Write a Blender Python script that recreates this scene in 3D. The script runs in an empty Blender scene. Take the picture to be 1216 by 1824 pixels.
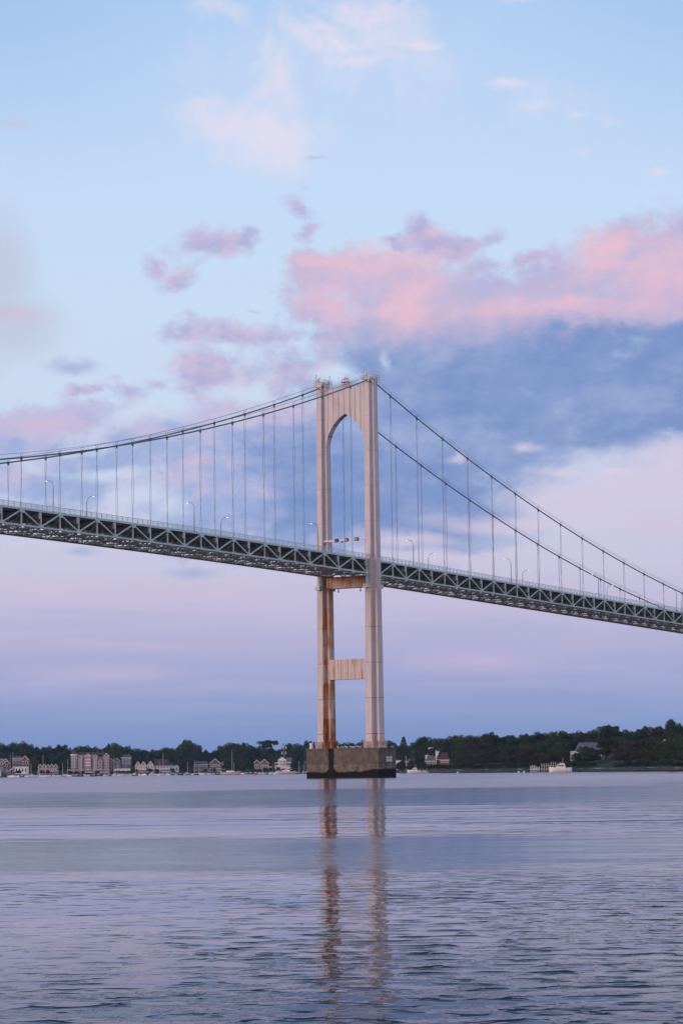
import bpy, math, random
from math import sin, cos, tan, atan, atan2, sqrt, pi, radians as R
from mathutils import Vector, Matrix
random.seed(7)
S = bpy.context.scene
COL = S.collection

# ------------------------------------------------------------------ camera
PITCH, ROLL, F, CH = R(5.7598), R(0.68355), 4579.0, 2.0      # focal length in photo pixels, eye height in metres
cam_d = bpy.data.cameras.new('camera'); cam = bpy.data.objects.new('camera', cam_d); COL.objects.link(cam)
cam_d.sensor_fit = 'VERTICAL'; cam_d.sensor_height = 36.0; cam_d.lens = F/1824*36
cam_d.clip_start = 0.5; cam_d.clip_end = 60000
cam.matrix_world = Matrix.Translation((0, 0, CH)) @ Matrix.Rotation(pi/2+PITCH, 4, 'X') @ Matrix.Rotation(-ROLL, 4, 'Z')
S.camera = cam
S.view_settings.view_transform = 'Standard'; S.view_settings.look = 'None'
S.view_settings.exposure = 0.0; S.view_settings.gamma = 1.0
S.cycles.use_denoising = True
S.cycles.max_bounces = 6; S.cycles.diffuse_bounces = 3; S.cycles.glossy_bounces = 3
S.cycles.transparent_max_bounces = 8
S.cycles.sample_clamp_indirect = 4

def lin(c):
    c = c/255.0
    return c/12.92 if c <= .04045 else ((c+.055)/1.055)**2.4
def srgb(r, g, b): return (lin(r), lin(g), lin(b), 1)

# ------------------------------------------------------------------ node expression helper
class NT:
    def __init__(s, tree): s.t = tree; s.n = tree.nodes; s.l = tree.links
    def put(s, sock, v):
        if isinstance(v, E): s.l.new(v.o, sock)
        elif v is not None: sock.default_value = v
    def m(s, op, a, b=None, c=None, clamp=False):
        n = s.n.new('ShaderNodeMath'); n.operation = op; n.use_clamp = clamp
        for i, v in enumerate((a, b, c)): s.put(n.inputs[i], v)
        return E(s, n.outputs[0])
    def vm(s, op, a, b=None, c=None, out=0):
        n = s.n.new('ShaderNodeVectorMath'); n.operation = op
        for i, v in enumerate((a, b, c)): s.put(n.inputs[i], v)
        return E(s, n.outputs[out])
    def comb(s, x, y, z=0.0):
        n = s.n.new('ShaderNodeCombineXYZ')
        for i, v in enumerate((x, y, z)): s.put(n.inputs[i], v)
        return E(s, n.outputs[0])
    def sep(s, v):
        n = s.n.new('ShaderNodeSeparateXYZ'); s.put(n.inputs[0], v)
        return [E(s, n.outputs[i]) for i in range(3)]
    def noise(s, v, scale=1.0, detail=4.0, rough=.5, dist=0.0, col=False):
        n = s.n.new('ShaderNodeTexNoise'); s.put(n.inputs['Vector'], v)
        n.inputs['Scale'].default_value = scale; n.inputs['Detail'].default_value = detail
        n.inputs['Roughness'].default_value = rough; n.inputs['Distortion'].default_value = dist
        return E(s, n.outputs['Color' if col else 'Fac'])
    def voro(s, v, scale=1.0):
        n = s.n.new('ShaderNodeTexVoronoi'); s.put(n.inputs['Vector'], v); n.inputs['Scale'].default_value = scale
        return E(s, n.outputs['Distance'])
    def step(s, x, lo, hi, a=0.0, b=1.0):
        n = s.n.new('ShaderNodeMapRange'); n.interpolation_type = 'SMOOTHSTEP'
        s.put(n.inputs[0], x); s.put(n.inputs[1], lo); s.put(n.inputs[2], hi); s.put(n.inputs[3], a); s.put(n.inputs[4], b)
        return E(s, n.outputs[0])
    def ramp(s, x, pts, inter='LINEAR'):
        n = s.n.new('ShaderNodeValToRGB'); s.put(n.inputs[0], x); cr = n.color_ramp; cr.interpolation = inter
        while len(cr.elements) < len(pts): cr.elements.new(1.0)
        for e, (p, c) in zip(cr.elements, pts): e.position = p
        for e, (p, c) in zip(cr.elements, pts): e.position = p; e.color = c if hasattr(c, '__len__') else (c, c, c, 1)
        return E(s, n.outputs[0])
    def mix(s, f, a, b, mode='MIX'):
        n = s.n.new('ShaderNodeMix'); n.data_type = 'RGBA'; n.blend_type = mode
        s.put(n.inputs[0], f); s.put(n.inputs[6], a); s.put(n.inputs[7], b)
        return E(s, n.outputs[2])
    def coord(s, which='Object'):
        return E(s, s.n.new('ShaderNodeTexCoord').outputs[which])
class E:
    def __init__(s, t, o): s.T = t; s.o = o
    def __add__(s, b): return s.T.m('ADD', s, b)
    def __radd__(s, b): return s.T.m('ADD', s, b)
    def __sub__(s, b): return s.T.m('SUBTRACT', s, b)
    def __rsub__(s, b): return s.T.m('SUBTRACT', b, s)
    def __mul__(s, b): return s.T.m('MULTIPLY', s, b)
    __rmul__ = __mul__
    def __truediv__(s, b): return s.T.m('DIVIDE', s, b)
    def max(s, b): return s.T.m('MAXIMUM', s, b)
    def min(s, b): return s.T.m('MINIMUM', s, b)
    def clamp(s): return s.T.m('ADD', s, 0.0, clamp=True)

# ------------------------------------------------------------------ sky (world): dusk gradient with lit clouds, laid out by direction
SUN_AZ, SUN_EL = R(-118), R(8)           # compass angle from +Y towards +X, and height
W = bpy.data.worlds.new('World'); S.world = W; W.use_nodes = True
def build_world():
    W.node_tree.nodes.clear(); T = NT(W.node_tree)
    x, y, z = T.sep(T.coord('Generated'))
    az = T.m('ARCTAN2', x, y); el = T.m('ARCSINE', T.m('MINIMUM', T.m('MAXIMUM', z, -1.0), 1.0))
    dx = az*F; dv = (el-PITCH)*(-F)
    U = dx*cos(ROLL)+dv*sin(ROLL)+608.0
    V = dx*(-sin(ROLL))+dv*cos(ROLL)+912.0
    V0 = dv+912.0                                             # pure height, for the gradient
    P0 = T.comb(U, V)
    def nz(sx, sy, detail=5.0, rough=.55, dist=0.0, off=0.0, col=False):
        return T.noise(T.vm('MULTIPLY_ADD', P0, (1/sx, 1/sy, 0), (off, off*.7, off)), 1.0, detail, rough, dist, col)
    wa = nz(160, 110, 5, .6, col=True); wb = nz(420, 260, 2, .5, off=3.1, col=True)
    Pw = T.vm('MULTIPLY_ADD', T.vm('SUBTRACT', wa, (.5, .5, .5)), (150, 110, 0), P0)
    Pw = T.vm('MULTIPLY_ADD', T.vm('SUBTRACT', wb, (.5, .5, .5)), (120, 60, 0), Pw)
    P2 = T.vm('MULTIPLY_ADD', T.vm('SUBTRACT', nz(150, 150, 5, .55, .6, off=14.2, col=True), (.5, .5, .5)), (230, 190, 0), P0)
    P1 = T.vm('MULTIPLY_ADD', T.vm('SUBTRACT', wa, (.5, .5, .5)), (80, 60, 0), P0)
    def blobs(lst, src=None, soft=.25):
        acc = None
        for b in lst:
            cx, cy, rx, ry = b[:4]
            if src is None or src is Pw: rx, ry = rx*1.22, ry*1.42
            else: rx, ry = rx*1.1, ry*1.2
            l = T.vm('LENGTH', T.vm('MULTIPLY_ADD', src or Pw, (1/rx, 1/ry, 0), (-cx/rx, -cy/ry, 0)), out=1)
            f = T.m('SUBTRACT', 1.0 if len(b) < 5 else b[4], l)
            acc = f if acc is None else T.m('SMOOTH_MAX', acc, f, soft)
        return acc
    n1 = (nz(120, 84, 8, .6, off=1.7)-.5)*2.4; n2 = (nz(50, 36, 7, .66, off=5.3)-.5)*2.2; n3 = (nz(300, 120, 4, .55, off=8.1)-.5)*1.6
    n4 = (nz(22, 17, 5, .66, off=9.3)-.5)*2.0; n5 = (nz(90, 66, 7, .62, off=17.7)-.5)*2.4
    rel = ((nz(84, 60, 6, .6, off=23.1)-T.noise(T.vm('MULTIPLY_ADD', P0, (1/84, 1/60, 0), (23.1+.20, 23.1*.7+.22, 23.1)), 1.0, 6, .6))*5.5)
    stops = [(-6200, (112, 150, 210)), (-2200, (128, 168, 220)), (-700, (148, 184, 230)), (0, (176, 206, 242)), (130, (186, 212, 245)),
             (300, (196, 218, 247)), (500, (201, 222, 246)), (700, (203, 220, 243)), (840, (202, 210, 236)),
             (960, (204, 205, 229)), (1050, (200, 195, 222)), (1130, (185, 182, 216)), (1210, (162, 169, 211)),
             (1290, (134, 155, 203)), (1374, (114, 143, 196)), (2000, (112, 138, 188))]
    lo, hi = stops[0][0], stops[-1][0]
    base = T.ramp((V0-lo)/(hi-lo), [((p-lo)/(hi-lo), srgb(*c)) for p, c in stops])
    base = T.mix(T.step(T.m('ABSOLUTE', U-640.0), 150, 760)*T.step(V0, 420, -60)*T.step(V0, -1500, -200)*.45, base, srgb(146, 184, 230))
    # the brighter, warmer half of the sky, behind the camera
    sd = (sin(SUN_AZ), cos(SUN_AZ), 0)
    dd = T.vm('DOT_PRODUCT', T.comb(x, y, 0), sd, out=1)
    base = T.mix(T.step(y, .25, -.5)*T.step(z, .95, .1)*.9, base, (1.1, .97, 1.1, 1))
    base = T.mix(T.step(dd, .2, 1.0)*T.step(z, .7, .0), base, (1.6, 1.15, 1.0, 1))
    nish = W.node_tree.nodes.new('ShaderNodeTexSky'); nish.sky_type = 'NISHITA'; nish.sun_disc = False
    nish.sun_elevation = SUN_EL; nish.sun_rotation = SUN_AZ
    nk = T.vm('SCALE', E(T, nish.outputs[0])); nk.o.node.inputs['Scale'].default_value = .15
    base = T.mix(T.step(z, .6, .95)*.4, base, nk)
    col = base
    def layer(c, mask):
        nonlocal col
        col = T.mix(mask, col, c)
    # generic cloud patches away from the framed part of the sky
    out = T.step(T.m('ABSOLUTE', U-608.0), 750, 1300).max(T.step(V0, -200, -900))
    layer(srgb(196, 190, 222), T.step(nz(900, 330, 6, .6, off=11), .5, .72)*out*.75)
    # thin white cirrus high up
    cw = (nz(90, 150, 6, .6, 1.2, off=2.2)-.5)*2.0
    ci = blobs([(478, 240, 60, 90), (470, 150, 34, 70, .9), (446, 90, 16, 50, .7), (385, 195, 80, 34, .8), (360, 25, 80, 30, .6), (555, 60, 80, 26), (600, 85, 90, 20), (640, 118, 80, 14),
                (700, 60, 90, 50, .7), (745, 85, 50, 12), (680, 25, 90, 30), (440, 300, 90, 40, .6), (500, 40, 60, 60, .6), (420, 230, 110, 60, .8)], P2, .4)
    layer(srgb(228, 222, 240), T.step(ci+cw*.5+n1*.25+n2*.22+n4*.08, -.3, 1.2)*.9)
    layer(srgb(226, 224, 243), T.step(blobs([(600, 110, 300, 130), (470, 240, 160, 90), (1000, 200, 200, 70, .7)], P2, .4)+cw*.7+n5*.3, -.1, 1.6)*.6)
    c2 = blobs([(908, 157, 60, 14), (950, 200, 80, 18, .7), (1100, 228, 75, 26, .6), (1040, 215, 70, 20, .6), (1178, 318, 44, 16, .8), (930, 8, 70, 18), (770, 270, 40, 20, .4), (1050, 280, 90, 40, .3)], P0)
    layer(srgb(228, 222, 240), T.step(c2+n2*.75, .05, 1.1)*.8)
    # warm grey veil at the left edge
    layer(srgb(190, 195, 216), T.step(blobs([(-10, 500, 90, 130), (20, 590, 120, 70), (-60, 560, 120, 150)], P0)+n3*.25, -.05, .8)*.6)
    layer(srgb(206, 186, 214), T.step(blobs([(0, 565, 120, 26), (20, 235, 70, 24, .7)], P0)+n1*.3, .0, 1.1)*.6)
    # broken lavender and blue cloud behind the left cables
    f3 = blobs([(430, 850, 250, 120), (330, 790, 150, 60), (100, 870, 190, 40), (40, 780, 140, 50), (110, 745, 130, 34), (500, 790, 130, 80), (560, 870, 120, 110), (180, 830, 140, 30)])
    m3 = T.step(f3+n1*.6+n2*.45+n4*.12, .0, .62)
    c3 = T.mix(T.step(nz(130, 80, 6, .6, off=21)+(V-800.0)*-.0012+rel*.08, .38, .62), srgb(150, 170, 216), srgb(190, 184, 219))
    layer(c3, m3*.85)
    # the long blue bank on the right
    f5 = blobs([(880, 650, 360, 95), (1120, 690, 260, 110), (1230, 640, 200, 120), (700, 690, 190, 90), (760, 790, 260, 80), (900, 760, 240, 80), (640, 830, 170, 120), (700, 900, 220, 70), (600, 940, 200, 44), (1060, 770, 200, 44), (1230, 730, 200, 60), (780, 610, 230, 60), (1060, 590, 200, 50), (530, 830, 100, 90), (730, 910, 200, 70), (600, 900, 180, 80)])
    m5 = T.step(f5+n1*.34+n2*.24+n3*.15+n4*.06, -.06, .62)
    c5 = T.mix(T.step(nz(260, 90, 7, .62, off=31)+rel*.10, .34, .70), srgb(122, 147, 200), srgb(154, 171, 213))
    c5 = T.mix(T.step(blobs([(930, 690, 220, 60), (800, 860, 260, 50), (620, 920, 150, 60), (1080, 620, 200, 34)])+n3*.5, -.1, .9)*.6, c5, srgb(113, 141, 197))
    layer(c5, m5*.96)
    # pink crowns above the bank
    f6 = blobs([(630, 505, 120, 56), (560, 480, 60, 30), (720, 540, 140, 72), (600, 580, 90, 58), (860, 530, 130, 72), (1000, 520, 130, 66),
                (1095, 475, 120, 76), (1215, 475, 130, 84), (1130, 540, 200, 50), (800, 590, 230, 34), (800, 430, 90, 26, .7)], Pw, .3)
    m6 = T.step(f6+n1*.42+n2*.42+n5*.2+n4*.10, .0, .62)*T.step(V+n1*22.0+n3*26.0, 680, 540)
    pk = blobs([(640, 480, 130, 40), (560, 470, 70, 22), (730, 545, 80, 60), (920, 560, 110, 30), (1070, 450, 70, 44), (1020, 550, 120, 30), (1180, 500, 110, 60), (590, 560, 60, 40)], Pw, .35)
    c6 = T.mix(T.step(pk+n1*.3+n3*.25+n5*.25+rel*.34, -.6, 1.3), srgb(183, 180, 217), srgb(227, 190, 211))
    layer(c6, m6*.95)
    layer(srgb(238, 194, 206), T.step(blobs([(725, 560, 60, 50), (700, 455, 90, 26), (755, 470, 50, 40), (1060, 430, 60, 34), (600, 470, 70, 16)])+n2*.3+rel*.25, .0, 1.3)*.6)
    # small purple-pink clouds
    f4 = blobs([(345, 450, 90, 26), (400, 440, 60, 18), (318, 495, 44, 34), (290, 470, 50, 26), (540, 395, 34, 46), (520, 370, 50, 16), (800, 420, 100, 30), (690, 430, 50, 12), (940, 462, 60, 18),
                (430, 612, 150, 30), (340, 600, 60, 24), (480, 660, 90, 40), (370, 690, 90, 40), (215, 702, 72, 26), (560, 640, 70, 60), (150, 690, 60, 14), (330, 650, 70, 26)], Pw, .3)
    m4 = T.step(f4+n1*.6+n2*.65+n5*.3+n4*.2, .08, 1.0)
    c4 = T.mix(T.step(n1*.5+n2*.3+n3*.3+rel*.6, -.5, .8), srgb(176, 174, 213), srgb(212, 190, 219))
    layer(c4, m4*.9)
    layer(srgb(160, 172, 213), T.step(blobs([(128, 652, 60, 22), (560, 280, 40, 14, .6), (450, 552, 30, 8, .7)], P1)+n2*.5, .05, 1.0)*.75)
    # glow patches, bright gaps
    layer(srgb(226, 190, 212), T.step(blobs([(490, 735, 80, 34), (440, 760, 70, 26), (100, 750, 120, 22), (350, 825, 60, 12)])+n1*.4, .0, 1.3)*.55)
    layer(srgb(209, 226, 244), T.step(blobs([(600, 664, 56, 26), (690, 640, 30, 40, .6)], P1)+n2*.4, .0, .9)*.85)
    layer(srgb(208, 220, 241), T.step(blobs([(255, 885, 90, 30), (300, 905, 60, 36), (260, 735, 120, 26), (430, 705, 70, 24), (180, 850, 90, 16)], P1)+n2*.55, .05, 1.1)*.8)
    layer(srgb(212, 203, 226), T.step(blobs([(1180, 860, 230, 56), (1040, 890, 180, 34), (1216, 820, 140, 40), (950, 930, 230, 20), (720, 960, 120, 14), (780, 985, 140, 14)], P1)+n3*.35+n2*.2, -.1, .9)*.85)
    layer(srgb(222, 213, 232), T.step(blobs([(940, 795, 34, 12), (815, 818, 28, 10), (1000, 840, 110, 12, .8), (1100, 845, 100, 10, .7)], P1)+n2*.5, .0, 1.2)*.75)
    layer(srgb(154, 176, 216), T.step(blobs([(870, 965, 80, 14), (345, 1022, 66, 14), (145, 984, 44, 12)], P0)+n2*.3, .0, 1.1)*.75)
    layer(srgb(216, 194, 220), T.step(blobs([(330, 1062, 190, 34), (90, 1052, 140, 30), (1190, 935, 110, 34), (860, 1180, 180, 30), (200, 1200, 180, 20)], P0)+n3*.5+n1*.2, -.1, 1.3)*.6)
    layer(srgb(170, 176, 214), T.step(nz(420, 40, 6, .6, off=41), .42, .75)*T.step(V0, 1000, 1120)*T.step(V0, 1340, 1220)*.45)
    layer(srgb(206, 194, 224), T.step(nz(460, 46, 5, .6, off=51), .44, .78)*T.step(V0, 900, 1030)*T.step(V0, 1300, 1180)*.4)
    bg = W.node_tree.nodes.new('ShaderNodeBackground'); T.put(bg.inputs[0], col); bg.inputs[1].default_value = 1.0
    o = W.node_tree.nodes.new('ShaderNodeOutputWorld'); W.node_tree.links.new(bg.outputs[0], o.inputs[0])
    W.cycles.sampling_method = 'MANUAL'; W.cycles.sample_map_resolution = 256
build_world()

sun_d = bpy.data.lights.new('sun', 'SUN'); sun = bpy.data.objects.new('sun', sun_d); COL.objects.link(sun)
sun_d.energy = 1.35; sun_d.angle = R(14); sun_d.color = (1.0, .74, .68)
sdir = Vector((sin(SUN_AZ)*cos(SUN_EL), cos(SUN_AZ)*cos(SUN_EL), sin(SUN_EL)))
sun.rotation_euler = sdir.to_track_quat('Z', 'Y').to_euler()

# ------------------------------------------------------------------ mesh + object helpers
class MB:
    def __init__(s): s.v = []; s.f = []
    def quadbox(s, bot, top):                      # two loops of points joined, capped
        n = len(bot); b = len(s.v); s.v += [tuple(p) for p in bot]+[tuple(p) for p in top]
        for i in range(n): j = (i+1) % n; s.f.append((b+i, b+j, b+n+j, b+n+i))
        s.f.append(tuple(b+i for i in reversed(range(n)))); s.f.append(tuple(b+n+i for i in range(n)))
        return s
    def box(s, x0, x1, y0, y1, z0, z1):
        return s.quadbox([(x0, y0, z0), (x1, y0, z0), (x1, y1, z0), (x0, y1, z0)], [(x0, y0, z1), (x1, y0, z1), (x1, y1, z1), (x0, y1, z1)])
    def bar(s, a, b, w, h, up=(0, 0, 1)):          # beam from a to b, w sideways, h along up
        a = Vector(a); b = Vector(b); d = (b-a).normalized(); upv = Vector(up)
        if abs(d.dot(upv)) > .98: upv = Vector((1, 0, 0))
        sd = d.cross(upv).normalized()*(w/2); u = sd.cross(d).normalized()*(h/2)
        k = [sd+u, -sd+u, -sd-u, sd-u]
        return s.quadbox([a+q for q in k], [b+q for q in k])
    def tube(s, pts, r, n=6, r2=None):
        pts = [Vector(p) for p in pts]; rings = []; m = len(pts)
        for i, p in enumerate(pts):
            d = (pts[min(i+1, m-1)]-pts[max(i-1, 0)]).normalized()
            a = d.cross(Vector((0, 0, 1)) if abs(d.z) < .9 else Vector((1, 0, 0))).normalized(); b = d.cross(a)
            rr = r if r2 is None else r+(r2-r)*i/(m-1)
            rings.append([p+a*(rr*cos(2*pi*k/n))+b*(rr*sin(2*pi*k/n)) for k in range(n)])
        base = len(s.v)
        for q in rings: s.v += [tuple(p) for p in q]
        for i in range(m-1):
            for k in range(n):
                j = (k+1) % n; s.f.append((base+i*n+k, base+i*n+j, base+(i+1)*n+j, base+(i+1)*n+k))
        s.f.append(tuple(base+k for k in reversed(range(n)))); s.f.append(tuple(base+(m-1)*n+k for k in range(n)))
        return s
    def lathe(s, prof, n=12, c=(0, 0)):            # profile of (radius, z)
        base = len(s.v); m = len(prof)
        for r, z in prof:
            for k in range(n): s.v.append((c[0]+r*cos(2*pi*k/n), c[1]+r*sin(2*pi*k/n), z))
        for i in range(m-1):
            for k in range(n):
                j = (k+1) % n; s.f.append((base+i*n+k, base+i*n+j, base+(i+1)*n+j, base+(i+1)*n+k))
        s.f.append(tuple(base+k for k in reversed(range(n)))); s.f.append(tuple(base+(m-1)*n+k for k in range(n)))
        return s
    def prism(s, prof, y0, y1, axis='y'):          # profile of (a, z) extruded along y (or x)
        g = (lambda a, z, t: (a, t, z)) if axis == 'y' else (lambda a, z, t: (t, a, z))
        return s.quadbox([g(a, z, y0) for a, z in prof], [g(a, z, y1) for a, z in prof])
    def data(s, name, mat, smooth=False):
        me = bpy.data.meshes.new(name); me.from_pydata(s.v, [], s.f); me.materials.append(mat)
        import bmesh
        b = bmesh.new(); b.from_mesh(me); bmesh.ops.recalc_face_normals(b, faces=b.faces); b.to_mesh(me); b.free()
        if smooth:
            for p in me.polygons: p.use_smooth = True
        return me
    def build(s, name, mat, parent=None, smooth=False, loc=None):
        o = bpy.data.objects.new(name, s.data(name, mat, smooth)); COL.objects.link(o)
        if parent: o.parent = parent
        if loc: o.location = loc
        return o
def tag(o, label=None, cat=None, group=None, kind=None):
    if label: o['label'] = label
    if cat: o['category'] = cat
    if group: o['group'] = group
    if kind: o['kind'] = kind
    return o
def empty(name, loc, rz=0.0, label=None, cat=None, group=None, scale=None):
    o = bpy.data.objects.new(name, None); COL.objects.link(o); o.empty_display_size = .5
    o.location = loc; o.rotation_euler = (0, 0, rz)
    if scale: o.scale = scale
    return tag(o, label, cat, group)
def kids(o): return [c for c in KIDS.get(o.name, [])]
def copy_tree(o, parent=None):
    c = o.copy(); COL.objects.link(c)
    if parent: c.parent = parent
    for ch in list(o.children): copy_tree(ch, c)
    return c

# ------------------------------------------------------------------ materials
def mat(name, base, rough=.6, metal=0.0, spec=.4, emit=None, emit_s=0.0):
    m = bpy.data.materials.new(name); m.use_nodes = True; T = NT(m.node_tree)
    b = m.node_tree.nodes['Principled BSDF']
    if callable(base): c, extra = base(T) if True else None; T.put(b.inputs['Base Color'], c); 
    else:
        extra = None
        n = T.noise(T.coord(), 1.3, 4, .6); c = T.mix(T.step(n, .3, .75), tuple(k*.8 for k in base[:3])+(1,), tuple(min(1, k*1.12) for k in base[:3])+(1,))
        T.put(b.inputs['Base Color'], c)
    b.inputs['Roughness'].default_value = rough; b.inputs['Metallic'].default_value = metal; b.inputs['Specular IOR Level'].default_value = spec
    if extra is not None:
        bp = m.node_tree.nodes.new('ShaderNodeBump'); bp.inputs['Strength'].default_value = .5; bp.inputs['Distance'].default_value = .05
        T.put(bp.inputs['Height'], extra); m.node_tree.links.new(bp.outputs[0], b.inputs['Normal'])
    if emit:
        b.inputs['Emission Color'].default_value = tuple(emit)+(1,); b.inputs['Emission Strength'].default_value = emit_s
    return m
PAINT = (.62, .545, .54, 1); PAINT2 = (.50, .435, .435, 1)
RUST_D = (.15, .05, .02, 1); RUST_L = (.46, .165, .045, 1); RUST_Y = (.52, .31, .17, 1)
def tower_paint(prof, side, seam=None):
    """prof: rust amount by height (z/70); side=True keeps rust to the faces turned towards the near leg"""
    def f(T):
        P = T.coord(); u, v, z = T.sep(P)
        fine = T.noise(T.vm('MULTIPLY', P, (2.2, 2.2, .10)), 1, 5, .6)        # streaks that run down
        blot = T.noise(T.vm('MULTIPLY', P, (.45, .45, .16)), 1, 6, .62)
        c = T.mix(T.step(blot, .3, .7), PAINT2, PAINT)
        c = T.mix(T.step(fine, .50, .66)*T.step(blot, .40, .62)*.45, c, (.34, .27, .24, 1))
        amt = T.ramp(z/70.0, prof)
        if side: amt = amt*T.step(v+(fine-.5)*.3, -.70, -.84, .10, 1.0)
        k = ((fine*.55+blot*.45)-.5)*1.7+.5
        amt = (amt+(blot-.5)*.5*T.step(amt, .1, .4)).clamp()
        c = T.mix(T.step(k+amt*.36, .60, .74)*T.step(amt, .02, .2), c, RUST_Y)
        c = T.mix(T.step(k+amt*.34, .70, .84)*T.step(amt, .05, .3), c, RUST_L)
        c = T.mix(T.step(k*.6+T.noise(T.vm('MULTIPLY', P, (3.1, 3.1, .35)), 1, 4, .6)*.4+amt*.32, .80, .92)*T.step(amt, .1, .4), c, RUST_D)
        if seam is None:                                                      # plate joints round the leg
            s = T.m('ABSOLUTE', T.m('FRACT', (z-8.0)/11.1)-.5)*11.1
            c = T.mix(T.step(s, .13, .05)*T.step(z, 66, 30, .35, .85), c, (.20, .09, .06, 1))
            drip = T.m('FRACT', (z-8.0)/11.1+.5)
            c = T.mix(T.step(fine, .56, .7)*T.step(drip, .72, 1.0)*T.step(z, 70, 40, .0, .6), c, (.34, .18, .11, 1))
        else:                                                                 # upright stiffener seams every `seam` metres
            s = T.m('ABSOLUTE', T.m('FRACT', v/seam)-.5)*seam
            c = T.mix(T.step(s, .13, .04)*T.step(fine, .2, .6, .55, .95), c, (.16, .07, .06, 1))
            c = T.mix(T.step(s, .45, .1)*T.step(blot, .45, .6)*.45, c, (.40, .22, .14, 1))
        return c, None
    return f
M = {}
near_prof = [(0, .30), (.155, .28), (.20, .08), (.55, .10), (.70, .22), (.86, .30), (.92, .04), (1, .0)]
far_prof = [(0, 1.0), (.15, 1.0), (.262, .98), (.268, .50), (.35, .55), (.36, .80), (.42, .95), (.425, .42), (.585, .45), (.59, .66), (.76, .72), (.77, .5), (.90, .62), (.915, .08), (1, .0)]
M['leg_near'] = mat('tower_paint_near', tower_paint(near_prof, False), .55)
M['leg_far'] = mat('tower_paint_far', tower_paint(far_prof, True), .6)
M['portal'] = mat('portal_paint', tower_paint([(0, .05), (1, .0)], False, 2.1), .55)
M['strut_low'] = mat('lower_strut_paint', tower_paint([(0, .26), (1, .26)], False, 2.6), .6)
M['strut_deck'] = mat('deck_strut_rust', tower_paint([(0, 1.0), (.84, .62), (.9, .95), (1, .9)], False, 2.3), .7)
def concrete(T):
    P = T.coord(); u, v, z = T.sep(P)
    a = T.noise(P, .55, 6, .62); s = T.noise(T.vm('MULTIPLY', P, (.9, .9, .07)), 1, 5, .6); g = T.noise(P, 5.0, 4, .7)
    c = T.mix(T.step(a, .3, .7), (.095, .074, .06, 1), (.165, .135, .112, 1))
    c = T.mix(T.step(s, .5, .72)*.6, c, (.085, .075, .065, 1))
    c = T.mix(T.step(g, .5, .8)*.35, c, (.25, .22, .2, 1))
    # cast joints and the paler band above the tide line
    j = T.m('ABSOLUTE', z-3.9); c = T.mix(T.step(j, .14, .04)*T.step(a, .35, .6)*.7, c, (.30, .26, .22, 1))
    c = T.mix(T.step(z, 4.2, 3.6)*T.step(z, 1.5, 2.2)*T.step(a, .35, .65)*.55, c, (.26, .22, .18, 1))
    # soot and rust run-off under the far leg
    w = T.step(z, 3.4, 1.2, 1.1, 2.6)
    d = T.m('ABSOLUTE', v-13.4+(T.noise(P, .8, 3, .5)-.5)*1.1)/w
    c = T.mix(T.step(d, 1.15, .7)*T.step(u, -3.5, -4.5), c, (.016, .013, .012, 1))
    c = T.mix(T.step(T.m('ABSOLUTE', v-10.4)/1.6, 1, .2)*T.step(z, 6, 2.5)*.6*T.step(s, .4, .6), c, (.32, .15, .06, 1))
    # tide mark
    tide = z+(T.noise(P, .35, 4, .5)-.5)*1.5-T.step(v, 3.0, -3.0)*.9
    c = T.mix(T.step(tide, 2.15, 1.55), c, (.009, .010, .009, 1))
    return c, g
M['concrete'] = mat('weathered_concrete', concrete, .9, spec=.2)
def steel(c1, c2, rustk=.35):
    def f(T):
        P = T.coord(); n = T.noise(P, .6, 6, .62); n2 = T.noise(P, 3.0, 4, .6)
        c = T.mix(T.step(n, .35, .7), c1, c2)
        return T.mix(T.step(n*.5+n2*.5, .56, .66)*rustk, c, (.22, .13, .08, 1)), None
    return f
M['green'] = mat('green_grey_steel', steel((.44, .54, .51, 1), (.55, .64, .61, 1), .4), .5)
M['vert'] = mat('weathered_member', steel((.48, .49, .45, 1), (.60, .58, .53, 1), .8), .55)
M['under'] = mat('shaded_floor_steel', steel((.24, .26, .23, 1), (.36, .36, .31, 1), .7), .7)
M['cable'] = mat('cable_paint', steel((.10, .155, .145, 1), (.17, .23, .21, 1), .1), .5)
M['rope'] = mat('rope_wire', steel((.12, .17, .18, 1), (.19, .24, .25, 1), .0), .5)
M['road'] = mat('road_concrete', (.12, .12, .12, 1), .9)
M['rail'] = mat('rail_paint', steel((.42, .52, .53, 1), (.54, .63, .64, 1), .1), .5)
M['dark'] = mat('dark_metal', (.03, .03, .035, 1), .5)
M['pole'] = mat('lamp_post_metal', (.12, .13, .15, 1), .45, .3)
M['white'] = mat('white_paint', (.72, .70, .70, 1), .5)
M['lamp'] = mat('lamp_lens', (.8, .8, .8, 1), .3, emit=(1, .93, .85), emit_s=1.8)
M['green_light'] = mat('green_signal', (.02, .25, .12, 1), .3, emit=(.02, .45, .24), emit_s=.6)
M['red_paint'] = mat('red_paint', (.42, .07, .05, 1), .5)
M['gantry_red'] = mat('faded_red_paint', (.50, .24, .23, 1), .6)
M['orange'] = mat('orange_paint', (.75, .16, .05, 1), .5)
def gantry_paint(T):
    u, v, z = T.sep(T.coord()); s = T.m('FRACT', v/3.4)
    return T.mix(T.step(s, .78, .82)*.35, (.72, .54, .55, 1), (.45, .25, .22, 1)), None
M['gantry'] = mat('gantry_paint', gantry_paint, .5)

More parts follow.
